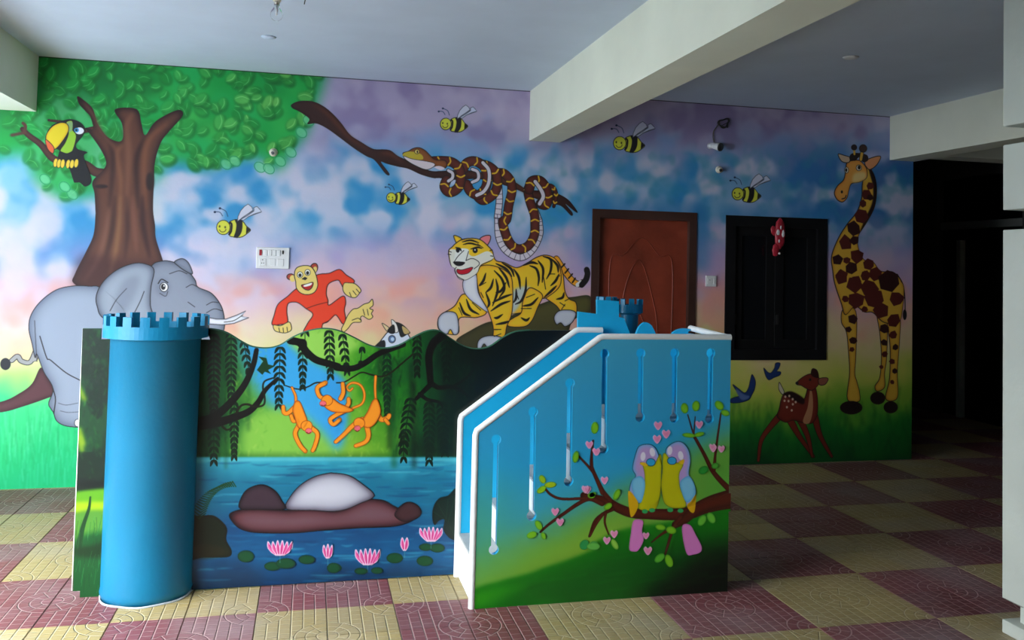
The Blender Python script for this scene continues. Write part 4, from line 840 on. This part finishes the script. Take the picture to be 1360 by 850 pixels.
# ------------------------------------------------------------------ the setting
floor = box_obj('floor', (-30, -20, -.12), (9.4, 9.6, -.012), plinth_m); tag(floor, 'chequered floor of patterned red and yellow tiles', kind='structure')
def tile_mesh(mat):
    bm = bmesh.new(); h = T / 4 - .0015
    t = [bm.verts.new((x * (h - .002), y * (h - .002), 0)) for x, y in ((-1, -1), (1, -1), (1, 1), (-1, 1))]
    u = [bm.verts.new((x * h, y * h, -.0025)) for x, y in ((-1, -1), (1, -1), (1, 1), (-1, 1))]
    d = [bm.verts.new((x * h, y * h, -.012)) for x, y in ((-1, -1), (1, -1), (1, 1), (-1, 1))]
    bm.faces.new(t)
    for i in range(4):
        j = (i + 1) % 4; bm.faces.new((u[i], u[j], t[j], t[i])); bm.faces.new((d[i], d[j], u[j], u[i]))
    me = bpy.data.meshes.new('tile'); bm.to_mesh(me); bm.free(); me.materials.append(mat); return me
TM = [tile_mesh(tile_red), tile_mesh(tile_yel)]
cells = []
for i in range(-26, 36):
    for j in range(-24, 18):
        x, y = GX + (i + .5) * T / 2, GY + (j + .5) * T / 2
        if x > 6.93 and not (7.7 < y < 8.7): continue
        if not (-2.6 < x < 9.2 and -3 < y < 9.4): continue
        q = CM @ np.array([x, y, -H]); vis = False; size = 0
        if q[1] > .5:
            px, py = CX + FPX * q[0] / q[1], CY - FPX * q[2] / q[1]
            vis = -40 < px < 1365 and py < 885; size = 1 / q[1]
            if 4.46 < y < 5.6 and -.9 < x < 1.9: vis = False     # behind the screen and the stair
        cells.append((vis, size, x, y, ((i // 2) + (j // 2)) % 2))
cells.sort(key=lambda c: (-int(c[0]), -c[1]))
for k, (vis, size, x, y, c) in enumerate(cells[:298]):
    o = bpy.data.objects.new('tile', TM[c]); COL.objects.link(o); o.parent = floor; o.matrix_parent_inverse = floor.matrix_world.inverted() if False else Matrix.Translation(-Vector(floor.location)); o.location = (x, y, 0)
vs_, fs_, ms_ = [], [], []
for vis, size, x, y, c in cells[298:]:
    b0 = len(vs_)
    for v in TM[c].vertices: vs_.append((v.co.x + x, v.co.y + y, v.co.z))
    for p in TM[c].polygons: fs_.append([b0 + a for a in p.vertices]); ms_.append(c)
me = bpy.data.meshes.new('distant_tiles'); me.from_pydata(vs_, [], fs_); me.materials.append(tile_red); me.materials.append(tile_yel)
me.polygons.foreach_set('material_index', ms_)
o = link('distant_tiles', me); adopt(o, floor); tag(o, kind='stuff')

# back wall: one painted mesh with the door and window openings
DX0, DX1, DZ = 2.118, 2.993, 2.012
WX0, WX1, WZ0, WZ1 = 3.249, 4.163, .838, 2.003
wc.material(rough=.6, coat=0, bump=.12)
bm = bmesh.new()
for a, b in (((-2.6, 0), (DX0, ZC)), ((DX0, DZ), (DX1, ZC)), ((DX1, 0), (WX0, ZC)), ((WX0, 0), (WX1, WZ0)), ((WX0, WZ1), (WX1, ZC)), ((WX1, 0), (XE, ZC))):
    box(bm, (a[0], YW, a[1]), (b[0], YW + .22, b[1]))
bmesh.ops.remove_doubles(bm, verts=bm.verts, dist=1e-5)
wall = bm_obj('wall_back', bm, wc.mat); wc.uv(wall.data); tag(wall, 'long wall painted with a jungle mural of animals under a cloudy sky', kind='structure')
for e in FIG:
    if e[0] is wc: wc.figure(e[1], e[2], wall, e[3], sm=False)

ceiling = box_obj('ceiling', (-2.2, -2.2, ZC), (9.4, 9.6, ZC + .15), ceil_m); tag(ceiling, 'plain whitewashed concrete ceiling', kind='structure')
tag(box_obj('trim_1', (-2.075, -2.2, 2.52), (-1.828, YW, ZC), beam_m), 'whitewashed ceiling beam at the left edge', kind='structure')
tag(box_obj('trim_2', (1.600, -2.2, 2.514), (1.844, YW, ZC), beam_m), 'wide whitewashed ceiling beam crossing the middle', kind='structure')
tag(box_obj('trim_3', (4.757, -1.0, 2.525), (4.988, YW, ZC), beam_m), 'shaded ceiling beam at the right above the giraffe', kind='structure')
tag(box_obj('trim_4', (4.988, 6.47, 2.575), (6.937, 6.70, ZC), beam_m), 'far cross beam behind the right beam', kind='structure')
# dark passage to the right
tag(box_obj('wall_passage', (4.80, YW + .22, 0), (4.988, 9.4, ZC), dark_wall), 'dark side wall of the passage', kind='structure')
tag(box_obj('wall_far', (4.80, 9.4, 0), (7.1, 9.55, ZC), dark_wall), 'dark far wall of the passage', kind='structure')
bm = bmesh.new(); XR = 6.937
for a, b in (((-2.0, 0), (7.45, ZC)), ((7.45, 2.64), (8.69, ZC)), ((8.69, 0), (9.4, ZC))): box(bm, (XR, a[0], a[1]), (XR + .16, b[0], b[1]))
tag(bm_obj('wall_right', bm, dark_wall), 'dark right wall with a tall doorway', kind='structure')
tag(box_obj('doorway_blackout', (XR + .18, -2, 0), (XR + .3, 9.5, ZC), black_m), 'added black panel that blocks daylight behind the right doorway', kind='structure')  # added black panel, keeps outside light from showing through the door gaps
d2 = tag(box_obj('door_2', (XR + .04, 7.45, 2.075), (XR + .12, 8.69, 2.155), prin('grey_transom', (.30, .32, .31), .6)), 'dark doorway with a transom window above it', kind='structure')
adopt(box_obj('transom_glass', (XR + .075, 7.46, 2.16), (XR + .085, 8.68, 2.635), black_g, d2), d2)
adopt(box_obj('door_leaf', (XR + .07, 7.46, .005), (XR + .105, 8.33, 2.07), black_m, d2), d2)
adopt(box_obj('door_leaf', (XR + .07, 8.44, .005), (XR + .105, 8.68, 2.07), black_m, d2), d2)
adopt(tag(box_obj('jamb', (XR + .02, 8.35, .005), (XR + .10, 8.41, 1.95), prin('grey_jamb', (.60, .62, .58), .7), d2), 'pale grey upright strip of the doorway'), d2)
tag(box_obj('yard_light_blocker', (-4.7, -6, 0), (-4.5, 14, 2.0), prin('yard_blocker_tint', (.55, .62, .70), .8)), 'unseen wall added outside to the left to limit low daylight', kind='structure')  # added unseen wall: cuts light from far ground, bluish to tint the bounce
tag(box_obj('left_light_blocker', (-2.2, -1.0, 0), (-2.08, 1.2, ZC), dark_wall), 'unseen dark wall added at the left to block daylight', kind='structure')  # added unseen wall, keeps daylight off the front of the right bay
tag(box_obj('front_light_blocker', (-2.2, -1.15, 0), (7.1, -1.0, ZC), dark_wall), 'unseen dark wall behind the viewer, added to shut out front light', kind='structure')  # unseen wall, stretched across the front to darken the right bay

# the rusticated pillar at the right edge
bm = bmesh.new()
def sect(z0, z1, ins, z1i=None):
    zt = z1
    box(bm, (3.0 + ins, 2.85 + ins, z0), (3.5 - ins, 3.335 - ins, zt), .004 if ins == 0 else 0)
for z0, z1, i_ in ((0, .058, 0), (.058, .125, .05), (.150, 1.767, 0), (1.767, 1.855, .06), (1.855, 2.147, 0), (2.147, 2.23, .07), (2.23, ZC, 0)): sect(z0, z1, i_)
v = [bm.verts.new(p) for p in ((3.05, 2.9, .125), (3.45, 2.9, .125), (3.45, 3.285, .125), (3.05, 3.285, .125), (3.0, 2.85, .150), (3.5, 2.85, .150), (3.5, 3.335, .150), (3.0, 3.335, .150))]
for i in range(4): bm.faces.new((v[i], v[(i + 1) % 4], v[4 + (i + 1) % 4], v[4 + i]))
tag(bm_obj('pillar', bm, pillar_m), 'pale whitewashed pillar with recessed bands at the right edge', kind='structure')

# door in the mural wall
d1 = bpy.data.objects.new('door_1', None); COL.objects.link(d1); d1.location = ((DX0 + DX1) / 2, YW, 0); tag(d1, 'carved red-brown wooden door in a dark frame', kind='structure')
bm = bmesh.new(); fw = .062
for a, b in (((DX0, 0), (DX0 + fw, DZ)), ((DX1 - fw, 0), (DX1, DZ)), ((DX0 + fw, DZ - .07), (DX1 - fw, DZ))): box(bm, (a[0], YW - .012, a[1]), (b[0], YW + .10, b[1]))
adopt(bm_obj('door_frame', bm, dark_wood), d1)
adopt(box_obj('door_leaf', (DX0 + fw, YW + .035, .005), (DX1 - fw, YW + .075, DZ - .07), red_wood, d1), d1)
def mould(p, w=.0045, cyc=True):
    q = smooth_loop(p, 6, cyc) if cyc else smooth_loop(p, 6, False)
    adopt(link('moulding', tube_mesh('moulding', [(a, YW + .034, b) for a, b in q], w, cyc, 2), red_wood), d1)
cx_ = (DX0 + DX1) / 2
mould(np.array([[cx_ - .27, .2], [cx_ - .27, .9], [cx_ - .27, 1.60], [cx_ - .16, 1.66], [cx_ - .01, 1.80], [cx_ + .14, 1.66], [cx_ + .25, 1.60], [cx_ + .25, .9], [cx_ + .25, .2], [cx_, .16]]))
mould(np.array([[cx_ - .02, 1.62], [cx_ - .12, 1.48], [cx_ - .17, 1.2], [cx_ - .15, .8], [cx_ - .02, .55], [cx_ + .11, .8], [cx_ + .13, 1.1], [cx_ + .08, 1.35]]))
mould(np.array([[cx_ - .02, 1.2], [cx_ - .07, 1.05], [cx_ - .02, .9], [cx_ + .03, 1.05]]), .005)
# window with closed black shutters
w1 = bpy.data.objects.new('window_1', None); COL.objects.link(w1); w1.location = ((WX0 + WX1) / 2, YW, WZ0); tag(w1, 'black framed window with closed dark shutters', kind='structure')
bm = bmesh.new(); f = .085
for a, b in (((WX0, WZ0), (WX0 + f, WZ1)), ((WX1 - f, WZ0), (WX1, WZ1)), ((WX0 + f, WZ0), (WX1 - f, WZ0 + f)), ((WX0 + f, WZ1 - f), (WX1 - f, WZ1))): box(bm, (a[0], YW - .012, a[1]), (b[0], YW + .08, b[1]))
adopt(bm_obj('window_frame', bm, black_m), w1)
mid = (WX0 + WX1) / 2
for a, b in ((WX0 + f, mid - .002), (mid + .002, WX1 - f)):
    bm = bmesh.new(); s_ = .075; z0, z1 = WZ0 + f, WZ1 - f
    for p, q in (((a, z0), (a + s_, z1)), ((b - s_, z0), (b, z1)), ((a + s_, z0), (b - s_, z0 + s_)), ((a + s_, z1 - s_), (b - s_, z1))): box(bm, (p[0], YW + .022, p[1]), (q[0], YW + .055, q[1]))
    sh = adopt(bm_obj('shutter', bm, black_m), w1)
    pn = box_obj('pane', (a + s_, YW + .04, z0 + s_), (b - s_, YW + .05, z1 - s_), black_g, sh); pn.matrix_parent_inverse = (sh.matrix_parent_inverse).copy(); pn.matrix_parent_inverse = Matrix.Identity(4)
    hd = box_obj('hinge', (a + .01, YW + .014, z0 + .2), (a + .03, YW + .022, z0 + .28), dark_pl, sh); hd.matrix_parent_inverse = Matrix.Identity(4)

# ------------------------------------------------------------------ the jungle screen
jc.material(rough=.42, coat=.05, bump=.1)
js = empty('jungle_screen', (-.2, 4.46, 0), 'low wavy-topped screen painted with a jungle lake, monkeys and pink lotus', 'screen')
wave = 'Z:264,437 285,438 302,443 320,454 335,461 355,463 372,459 390,448 410,440 430,437 450,440 470,449 490,459 510,463 530,459 550,448 568,440 583,440 598,450 615,460 632,464 650,461 668,449 685,441 705,439'
wv = smooth_loop(P(wave), 4, False); top = atY(wv[:, 0], wv[:, 1], YJ)
right_loop = [(-.450, 1.222)] + top.tolist() + [(1.34, 1.226), (1.34, .004), (-.4915, .004), (-.4915, 1.172), (-.450, 1.172)]
zl = 1.222
left_loop = [(-1.008, zl), (-.930, zl), (-.930, 1.172), (-.8885, 1.172), (-.8885, .0), (-.972, .0), (-.972, .03), (-1.002, .03)]
def painted_plate(name, loops, y0, y1, cv, edge, parent, label=None):
    me = plate_mesh(name, loops, y0, y1); cv.uv(me); me.materials.append(cv.mat); me.materials.append(edge)
    for p in me.polygons: p.material_index = 0 if p.normal.y < -.5 else 1
    o = link(name, me); adopt(o, parent)
    if label: o['label'] = label
    return o
jb = painted_plate('screen_board', [right_loop], YJ, YJ + .02, jc, green_edge, js)
js2 = empty('screen_end', (-.95, 4.46, 0), 'narrow dark green screen board to the left of the blue tower', 'screen')
jl = painted_plate('screen_board', [left_loop], YJ, YJ + .02, jc, green_edge, js2)
adopt(link('screen_edging', tube_mesh('screen_edging', [(-1.008, YJ + .01, z) for z in (.03, .6, zl)], .0025), white), js2)
adopt(link('screen_edging', tube_mesh('screen_edging', [(a, YJ + .01, b) for a, b in top.tolist()], .006), green_edge), js)
for e in FIG:
    if e[0] is jc:
        par = jb; o = jc.figure(e[1], e[2], par, e[3], sm=False); o.matrix_parent_inverse = Matrix.Identity(4)

# ------------------------------------------------------------------ the blue tower
TX, TY, TR = -.690, 4.47, .199
tw = empty('castle_tower', (TX, TY, 0), 'round glossy blue tower with battlements standing before the jungle screen', 'tower')
bm = bmesh.new(); lathe(bm, [(TR - .004, .0), (TR + .004, .03), (TR, .05), (TR, 1.2), (.21, 1.2)], n=72)
def in_root(o, root): o.parent = root; return o
in_root(bm_obj('shaft', bm, teal, None, True), tw)
bm = bmesh.new(); lathe(bm, [(TR + .007, .0), (TR + .006, .005), (TR + .002, .008), (TR, .0)], n=72)
for v in bm.verts: v.co.xy *= 1 + .02 * math.sin(math.atan2(v.co.y, v.co.x) * 7) * (v.co.z < .01)
in_root(tag(bm_obj('plaster_skirting', bm, plinth_m, None, True), 'rough pale plaster edge at the foot of the tower'), tw)
bm = bmesh.new(); R1, R0 = .232, .212
lathe(bm, [(TR, 1.178), (R1, 1.186), (R1, 1.243), (R0, 1.243), (R0, 1.19), (TR, 1.178)], n=72)
cr = in_root(bm_obj('crown', bm, teal), tw)
NM = 18
bm = bmesh.new(); hw = math.radians(10) * .52
ring = []
for z in (1.242, 1.287):
    for a in np.linspace(-hw, hw, 4):
        ring.append([bm.verts.new((r * math.cos(a), r * math.sin(a), z)) for r in (R0, R1)])
for k in range(3):
    a, b, c, d = ring[k], ring[k + 1], ring[4 + k], ring[5 + k]
    bm.faces.new((a[0], a[1], b[1], b[0])); bm.faces.new((c[0], d[0], d[1], c[1])); bm.faces.new((a[1], c[1], d[1], b[1])); bm.faces.new((a[0], b[0], d[0], c[0]))
bm.faces.new((ring[0][0], ring[4][0], ring[4][1], ring[0][1])); bm.faces.new((ring[3][0], ring[3][1], ring[7][1], ring[7][0]))
bmesh.ops.recalc_face_normals(bm, faces=bm.faces)
mm = bpy.data.meshes.new('merlon'); bm.to_mesh(mm); bm.free(); mm.materials.append(teal)
for k in range(NM):
    o = bpy.data.objects.new('merlon', mm); COL.objects.link(o); o.parent = cr; o.rotation_euler.z = 2 * math.pi * (k + .3) / NM

# ------------------------------------------------------------------ the stair of the slide
fc.material(rough=.4, coat=.08, bump=.08)
st = empty('play_stair', (1.38, 4.2, 0), 'blue boxed children\'s stair with white rails, keyhole slots and a painting of two birds', 'slide')
X0, X1, ZT = .757, 2.020, 1.232
outl = [(X0, .0), (X0, .795), (1.356, ZT), (X1, ZT), (X1, .0)]
def keyhole(x, zt, zb, r=.023, w=.0125, xb=None):
    xb = x if xb is None else xb; L = []
    a0 = math.asin(w / r)
    for t in np.linspace(-math.pi / 2 + a0, 1.5 * math.pi - a0, 22): L.append((x + r * math.cos(t), zt + r * math.sin(t)))
    for t in np.linspace(math.pi / 2 + a0, 2.5 * math.pi - a0, 22): L.append((xb + r * math.cos(t), zb + r * math.sin(t)))
    return L
slots = []
for (tx, ty), (bx, by) in zip(((659, 584), (708, 547), (757, 509), (803, 470), (851, 469), (896, 469), (944, 469)), ((656, 730), (707, 685), (756, 639), (803, 596), (851, 554), (896, 555), (942, 556))):
    a = atY(tx, ty, YF); b = atY(bx, by, YF); slots.append(keyhole(a[0], a[1], b[1], xb=(a[0] + b[0]) / 2))
side = painted_plate('side_board', [outl] + slots, YF, YF + .028, fc, blue, st, 'painted side board with seven keyhole slots')
for e in FIG:
    if e[0] is fc:
        o = fc.figure(e[1], e[2], side, e[3], sm=False); o.matrix_parent_inverse = Matrix.Identity(4)
def strip(name, pts, y0, y1, w, mat, parent, label=None):
    """rounded capping strip that follows the board's edge"""
    me = tube_mesh(name, [(a, (y0 + y1) / 2, b) for a, b in pts], w)
    o = adopt(link(name, me, mat), parent)
    if label: o['label'] = label
    return o
strip('rail', [(X0 + .004, .0), (X0 + .004, .4), (X0 + .004, .78), (X0 + .010, .80), (1.345, ZT - .010), (1.362, ZT - .004), (1.7, ZT - .004), (X1 + .003, ZT - .004)], YF - .004, YF + .028, .0165, trim_m, st, 'white rounded rail on the painted side board')
YB = 4.42
bb = plate_mesh('inner_board', [[(X0, .0), (X0, .79), (1.360, 1.226), (1.50, 1.226), (1.50, .0)]], YB, YB + .022)
adopt(link('inner_board', bb, blue), st)
strip('rail', [(X0 + .004, .0), (X0 + .004, .4), (X0 + .004, .775), (X0 + .010, .795), (1.352, 1.222), (1.368, 1.228), (1.50, 1.228)], YB - .004, YB + .026, .0165, trim_m, st, 'white rounded rail on the inner board')
bm = bmesh.new(); box(bm, (X1 - .02, YF + .029, .0), (X1, 4.50, ZT - .02)); adopt(bm_obj('end_board', bm, blue), st)
strip_me = tube_mesh('rail', [(X1 - .01 + .02 * t, YF + .03 + .47 * t, ZT - .004 + .01 * t) for t in (0, .5, 1)], .016)
adopt(link('rail', strip_me, trim_m), st)
risers = [(.768, .215), (.915, .385), (1.065, .545), (1.225, .70), (1.395, .845)]
for k, (x, z) in enumerate(risers):
    xn = risers[k + 1][0] if k < 4 else X1 - .022
    s_ = adopt(box_obj('step', (x, YF + .030, .0), (xn - .001, YB - .001, z - .012), trim_m, st), st)
    t_ = box_obj('tread', (x - .004, YF + .030, z - .012), (xn - .001, YB - .001, z), tread_m, s_); t_.matrix_parent_inverse = Matrix.Identity(4)
bm = bmesh.new(); box(bm, (1.405, YB + .023, .0), (X1 - .022, 4.455, .83)); adopt(bm_obj('platform_edge', bm, trim_m), st)
# blue castle board behind the platform with its humps
cp = P('768,414 793,417 793,398 822,400 822,421 829,423 833,434 838,446'); cp = atY(cp[:, 0], cp[:, 1], 4.46)
h1 = smooth_loop(P('844,446 848,436 853,430 858,428 864,431 868,437 872,446'), 3, False); h1 = atY(h1[:, 0], h1[:, 1], 4.46)
h2 = smooth_loop(P('891,446 896,440 902,437 910,436 920,438'), 3, False); h2 = atY(h2[:, 0], h2[:, 1], 4.46)
zb = min(cp[-1][1], h1[0][1]) - .004
cl = [(cp[0][0], .0)] + cp.tolist() + [(cp[-1][0] + .004, zb)] + h1.tolist() + h2.tolist() + [(X1 - .022, h2[-1][1] - .01), (X1 - .022, .0)]
adopt(link('castle_board', plate_mesh('castle_board', [cl], 4.458, 4.480), blue), st)
def turret(cx, ytop, rpx, ybot):
    a = atY(cx, ytop, 4.60); b = atY(cx + rpx, ytop, 4.60); r = float(b[0] - a[0]); zt = float(a[1]); x = float(a[0])
    bm = bmesh.new(); lathe(bm, [(r * .66, .0), (r * .66, zt - .085), (r, zt - .075), (r, zt - .03), (r * .88, zt - .03), (r * .88, zt - .07), (0, zt - .07)], c=(x, 4.60, 0), n=32)
    tb = adopt(bm_obj('turret', bm, teal), st)
    for k in range(9):
        t = 2 * math.pi * (k + .5) / 9; bm = bmesh.new(); box(bm, (-.006, -.014, 0), (.004, .014, .03))
        o = bm_obj('merlon', bm, teal, tb); o.location = (x + r * .94 * math.cos(t), 4.60 + r * .94 * math.sin(t), zt - .031); o.rotation_euler.z = t
turret(836, 397, 17, 443); turret(806, 394, 13, 443)

# ------------------------------------------------------------------ small things on the wall and ceiling
def wbox(name, x0, x1, z0, z1, d, mat, parent, bev=.002, y=0.0, label=None):
    bm = bmesh.new(); o_ = parent.location if parent is not None else Vector()
    box(bm, Vector((x0, YW - .0012 - y - d, z0)) - o_, Vector((x1, YW - .0012 - y, z1)) - o_, bev); o = bm_obj(name, bm, mat, parent)
    if label: o['label'] = label
    return o
sb = empty('switchboard', (-.26, YW, 1.495), 'white switchboard with a red indicator above the running ape', 'switchboard')
wbox('cover_plate', -.372, -.146, 1.495, 1.646, .014, plastic, sb, .004)
wbox('indicator', -.352, -.335, 1.587, 1.628, .006, red_pl, sb, .001, .014, 'red indicator')
for i in range(4): wbox('switch', -.322 + i * .030, -.298 + i * .030, 1.585, 1.628, .007, plastic, sb, .003, .014)
wbox('key_switch', -.196, -.186, 1.600, 1.626, .007, dark_pl, sb, .001, .014, 'small black switch')
for x in (-.350, -.285, -.228): wbox('socket', x, x + .045, 1.515, 1.565, .004, plastic, sb, .002, .014)
for x, z in ((-.330, 1.553), (-.336, 1.530), (-.322, 1.530)): wbox('socket_hole', x, x + .005, z, z + .007, .0006, dark_pl, sb, 0, .018)
so = empty('wall_socket', (3.124, YW, 1.425), 'small white socket between the door and the window', 'socket')
wbox('cover_plate', 3.078, 3.170, 1.425, 1.512, .011, plastic, so, .003); wbox('switch', 3.140, 3.158, 1.445, 1.492, .005, plastic, so, .002, .011)
wbox('socket_face', 3.090, 3.132, 1.445, 1.492, .003, plastic, so, .001, .011); wbox('socket_hole', 3.108, 3.113, 1.474, 1.480, .0006, dark_pl, so, 0, .014)
# wall spotlight with its cable coil
sp = empty('wall_spotlight', (3.13, YW, 2.56), 'small white wall spotlight with a black face above the dark window', 'light')
a = atY(np.array([950., 960.]), np.array([192., 199.5]), YW - .1)
def sub(o, root, shift=True): return adopt(o, root)
bm = bmesh.new(); cyl(bm, (a[0][0], YW - .002, a[0][1]), (a[0][0], YW - .05, a[0][1]), .026, .022); sub(bm_obj('mount', bm, plastic, None, True), sp)
d_ = Vector((.45, -.85, -.25)).normalized(); p0 = Vector((a[0][0] - .002, YW - .045, a[0][1])); p1 = p0 + d_ * .085
bm = bmesh.new(); cyl(bm, p0, p1, .022, .033); sub(bm_obj('lamp_body', bm, plastic, None, True), sp)
bm = bmesh.new(); cyl(bm, p1 - d_ * .004, p1 + d_ * .006, .034, .032); sub(tag(bm_obj('lamp_face', bm, dark_pl, None, True), 'round black face'), sp)
ck = atY(np.array([948., 947, 948, 952, 956]), np.array([189., 181, 174, 168, 163]), YW - .01)
cb = link('cable', tube_mesh('cable', [(u_, YW - .012, v_) for u_, v_ in smooth_loop(ck, 5, False)], .0045), prin('grey_cable', (.12, .11, .09), .6)); tag(cb, 'thin grey cable rising from the wall spotlight', 'cable')
coil = []
cc = atY(961., 163.5, YW - .015)
for k in range(70):
    t = k / 69 * 2 * math.pi * 2.6; r = .042 + .008 * math.sin(k * .7)
    coil.append((cc[0] + r * math.cos(t) * (1 + .1 * math.sin(t * .6)), YW - .014 - .010 * (k / 69), cc[1] + r * .85 * math.sin(t + .3)))
q = [(cc[0] - .03, YW - .028, cc[1] - .03), (cc[0] + .035, YW - .028, cc[1] + .01), (cc[0] + .03, YW - .028, cc[1] - .035), (cc[0] - .02, YW - .028, cc[1] - .032)]
tag(link('cable_coil', tube_mesh('cable_coil', coil + q, .0048), dark_pl), 'black coiled cable hanging on the wall near the ceiling', 'cable')
def stub(px, py, lab):
    a = atY(px, py, YW - .02); e = empty('conduit_stub', (float(a[0]), YW, float(a[1])), lab, 'conduit')
    bm = bmesh.new(); cyl(bm, (0, -.002, 0), (0, -.012, 0), .030, .027); cyl(bm, (0, -.012, 0), (-.003, -.04, -.008), .022, .020, cap=True); bm_obj('stub_body', bm, cream, e, True)
    bm = bmesh.new(); cyl(bm, (-.003, -.0402, -.009), (-.004, -.0425, -.010), .0125, .0125); bm_obj('stub_opening', bm, dark_pl, e)
stub(363, 202, 'cream conduit stub in the painted green leaves'); stub(956, 225, 'cream conduit stub below the wall spotlight')
# red ornament on the window
ro = empty('hanging_ornament', (3.70, YW - .035, 1.99), 'red hanging ornament with white marks on the black window', 'ornament')
def blob(name, c, r, mat, rot=0, label=None):
    bm = bmesh.new(); bmesh.ops.create_icosphere(bm, subdivisions=3, radius=1)
    rr = random.Random(name + str(c)); ph = [rr.uniform(0, 6) for _ in range(3)]
    for v in bm.verts:
        k = 1 + .07 * math.sin(5 * v.co.x + ph[0]) * math.sin(6 * v.co.z + ph[1]) + .04 * math.sin(9 * v.co.z + ph[2])
        x, y, z = v.co.x * r[0] * k, v.co.y * r[1] * k, v.co.z * r[2] * k
        v.co = (c[0] + x * math.cos(rot) - z * math.sin(rot), c[1] + y, c[2] + x * math.sin(rot) + z * math.cos(rot))
    o = bm_obj(name, bm, mat, ro, True)
    if label: o['label'] = label
    return o
blob('ornament_body', (.008, -.01, -.125), (.046, .02, .125), red_pl, .0)
blob('ornament_wing', (-.045, -.008, -.100), (.028, .012, .040), red_pl, .2)
blob('ornament_tail', (-.028, -.010, -.255), (.030, .014, .055), red_pl, -.1)
for c_, r_ in (((-.02, -.031, -.115), (.014, .005, .024)), ((.026, -.031, -.125), (.013, .005, .030)), ((.003, -.033, -.075), (.006, .004, .016)), ((-.008, -.028, -.185), (.007, .005, .014)), ((.0, -.020, -.285), (.011, .007, .010))):
    blob('white_mark', c_, r_, plastic)
bm = bmesh.new(); cyl(bm, (0, .0, .0), (0, .0, -.03), .0018, n=8); bm_obj('string', bm, red_pl, ro)
# bulb and ceiling marks
def atZ(px, py, Z):
    d = ray(px, py); t = (Z - H) / d[2]; return Vector((float(t * d[0]), float(t * d[1]), Z))
b0 = atZ(367, 28, 2.755)
lb = empty('light_bulb', (b0.x, b0.y, 2.755), 'clear glass bulb hanging from its holder under the ceiling', 'light bulb')
bm = bmesh.new(); lathe(bm, [(0, 0), (.012, .002), (.022, .009), (.029, .020), (.031, .033), (.028, .047), (.019, .062), (.0145, .075), (.0145, .085)], n=32); bm_obj('glass_envelope', bm, glass, lb, True)
bm = bmesh.new(); cyl(bm, (0, 0, .082), (0, 0, .108), .0135); bm_obj('cap', bm, brass, lb, True)
bm = bmesh.new(); lathe(bm, [(0, .100), (.020, .100), (.021, .125), (.026, .130), (.026, .142), (0, .142)], n=24); bm_obj('holder', bm, cream, lb, True)
bm = bmesh.new(); cyl(bm, (0, 0, .030), (0, 0, .080), .004, .006, 10); bm_obj('glass_stem', bm, plastic, lb, True)
for k, (px, py, lab, r) in enumerate(((357, 49, 'small round ceiling cap behind the bulb', .045), (1130, 76, 'small round ceiling cap in the shaded bay', .05))):
    p = atZ(px, py, ZC); bm = bmesh.new(); lathe(bm, [(0, -.010), (r * .8, -.008), (r, 0)], n=24); o = bm_obj('ceiling_cap', bm, ceil_m if k == 0 else plastic, None, True); o.location = p; tag(o, lab, 'ceiling cap')
p = atZ(405, -6, ZC); tag(link('wire_end', tube_mesh('wire_end', [(0, 0, 0), (.002, 0, -.02), (-.002, .003, -.045)], .0025), dark_pl, None, p), 'short wire end sticking out of the ceiling beside the bulb', 'wire')
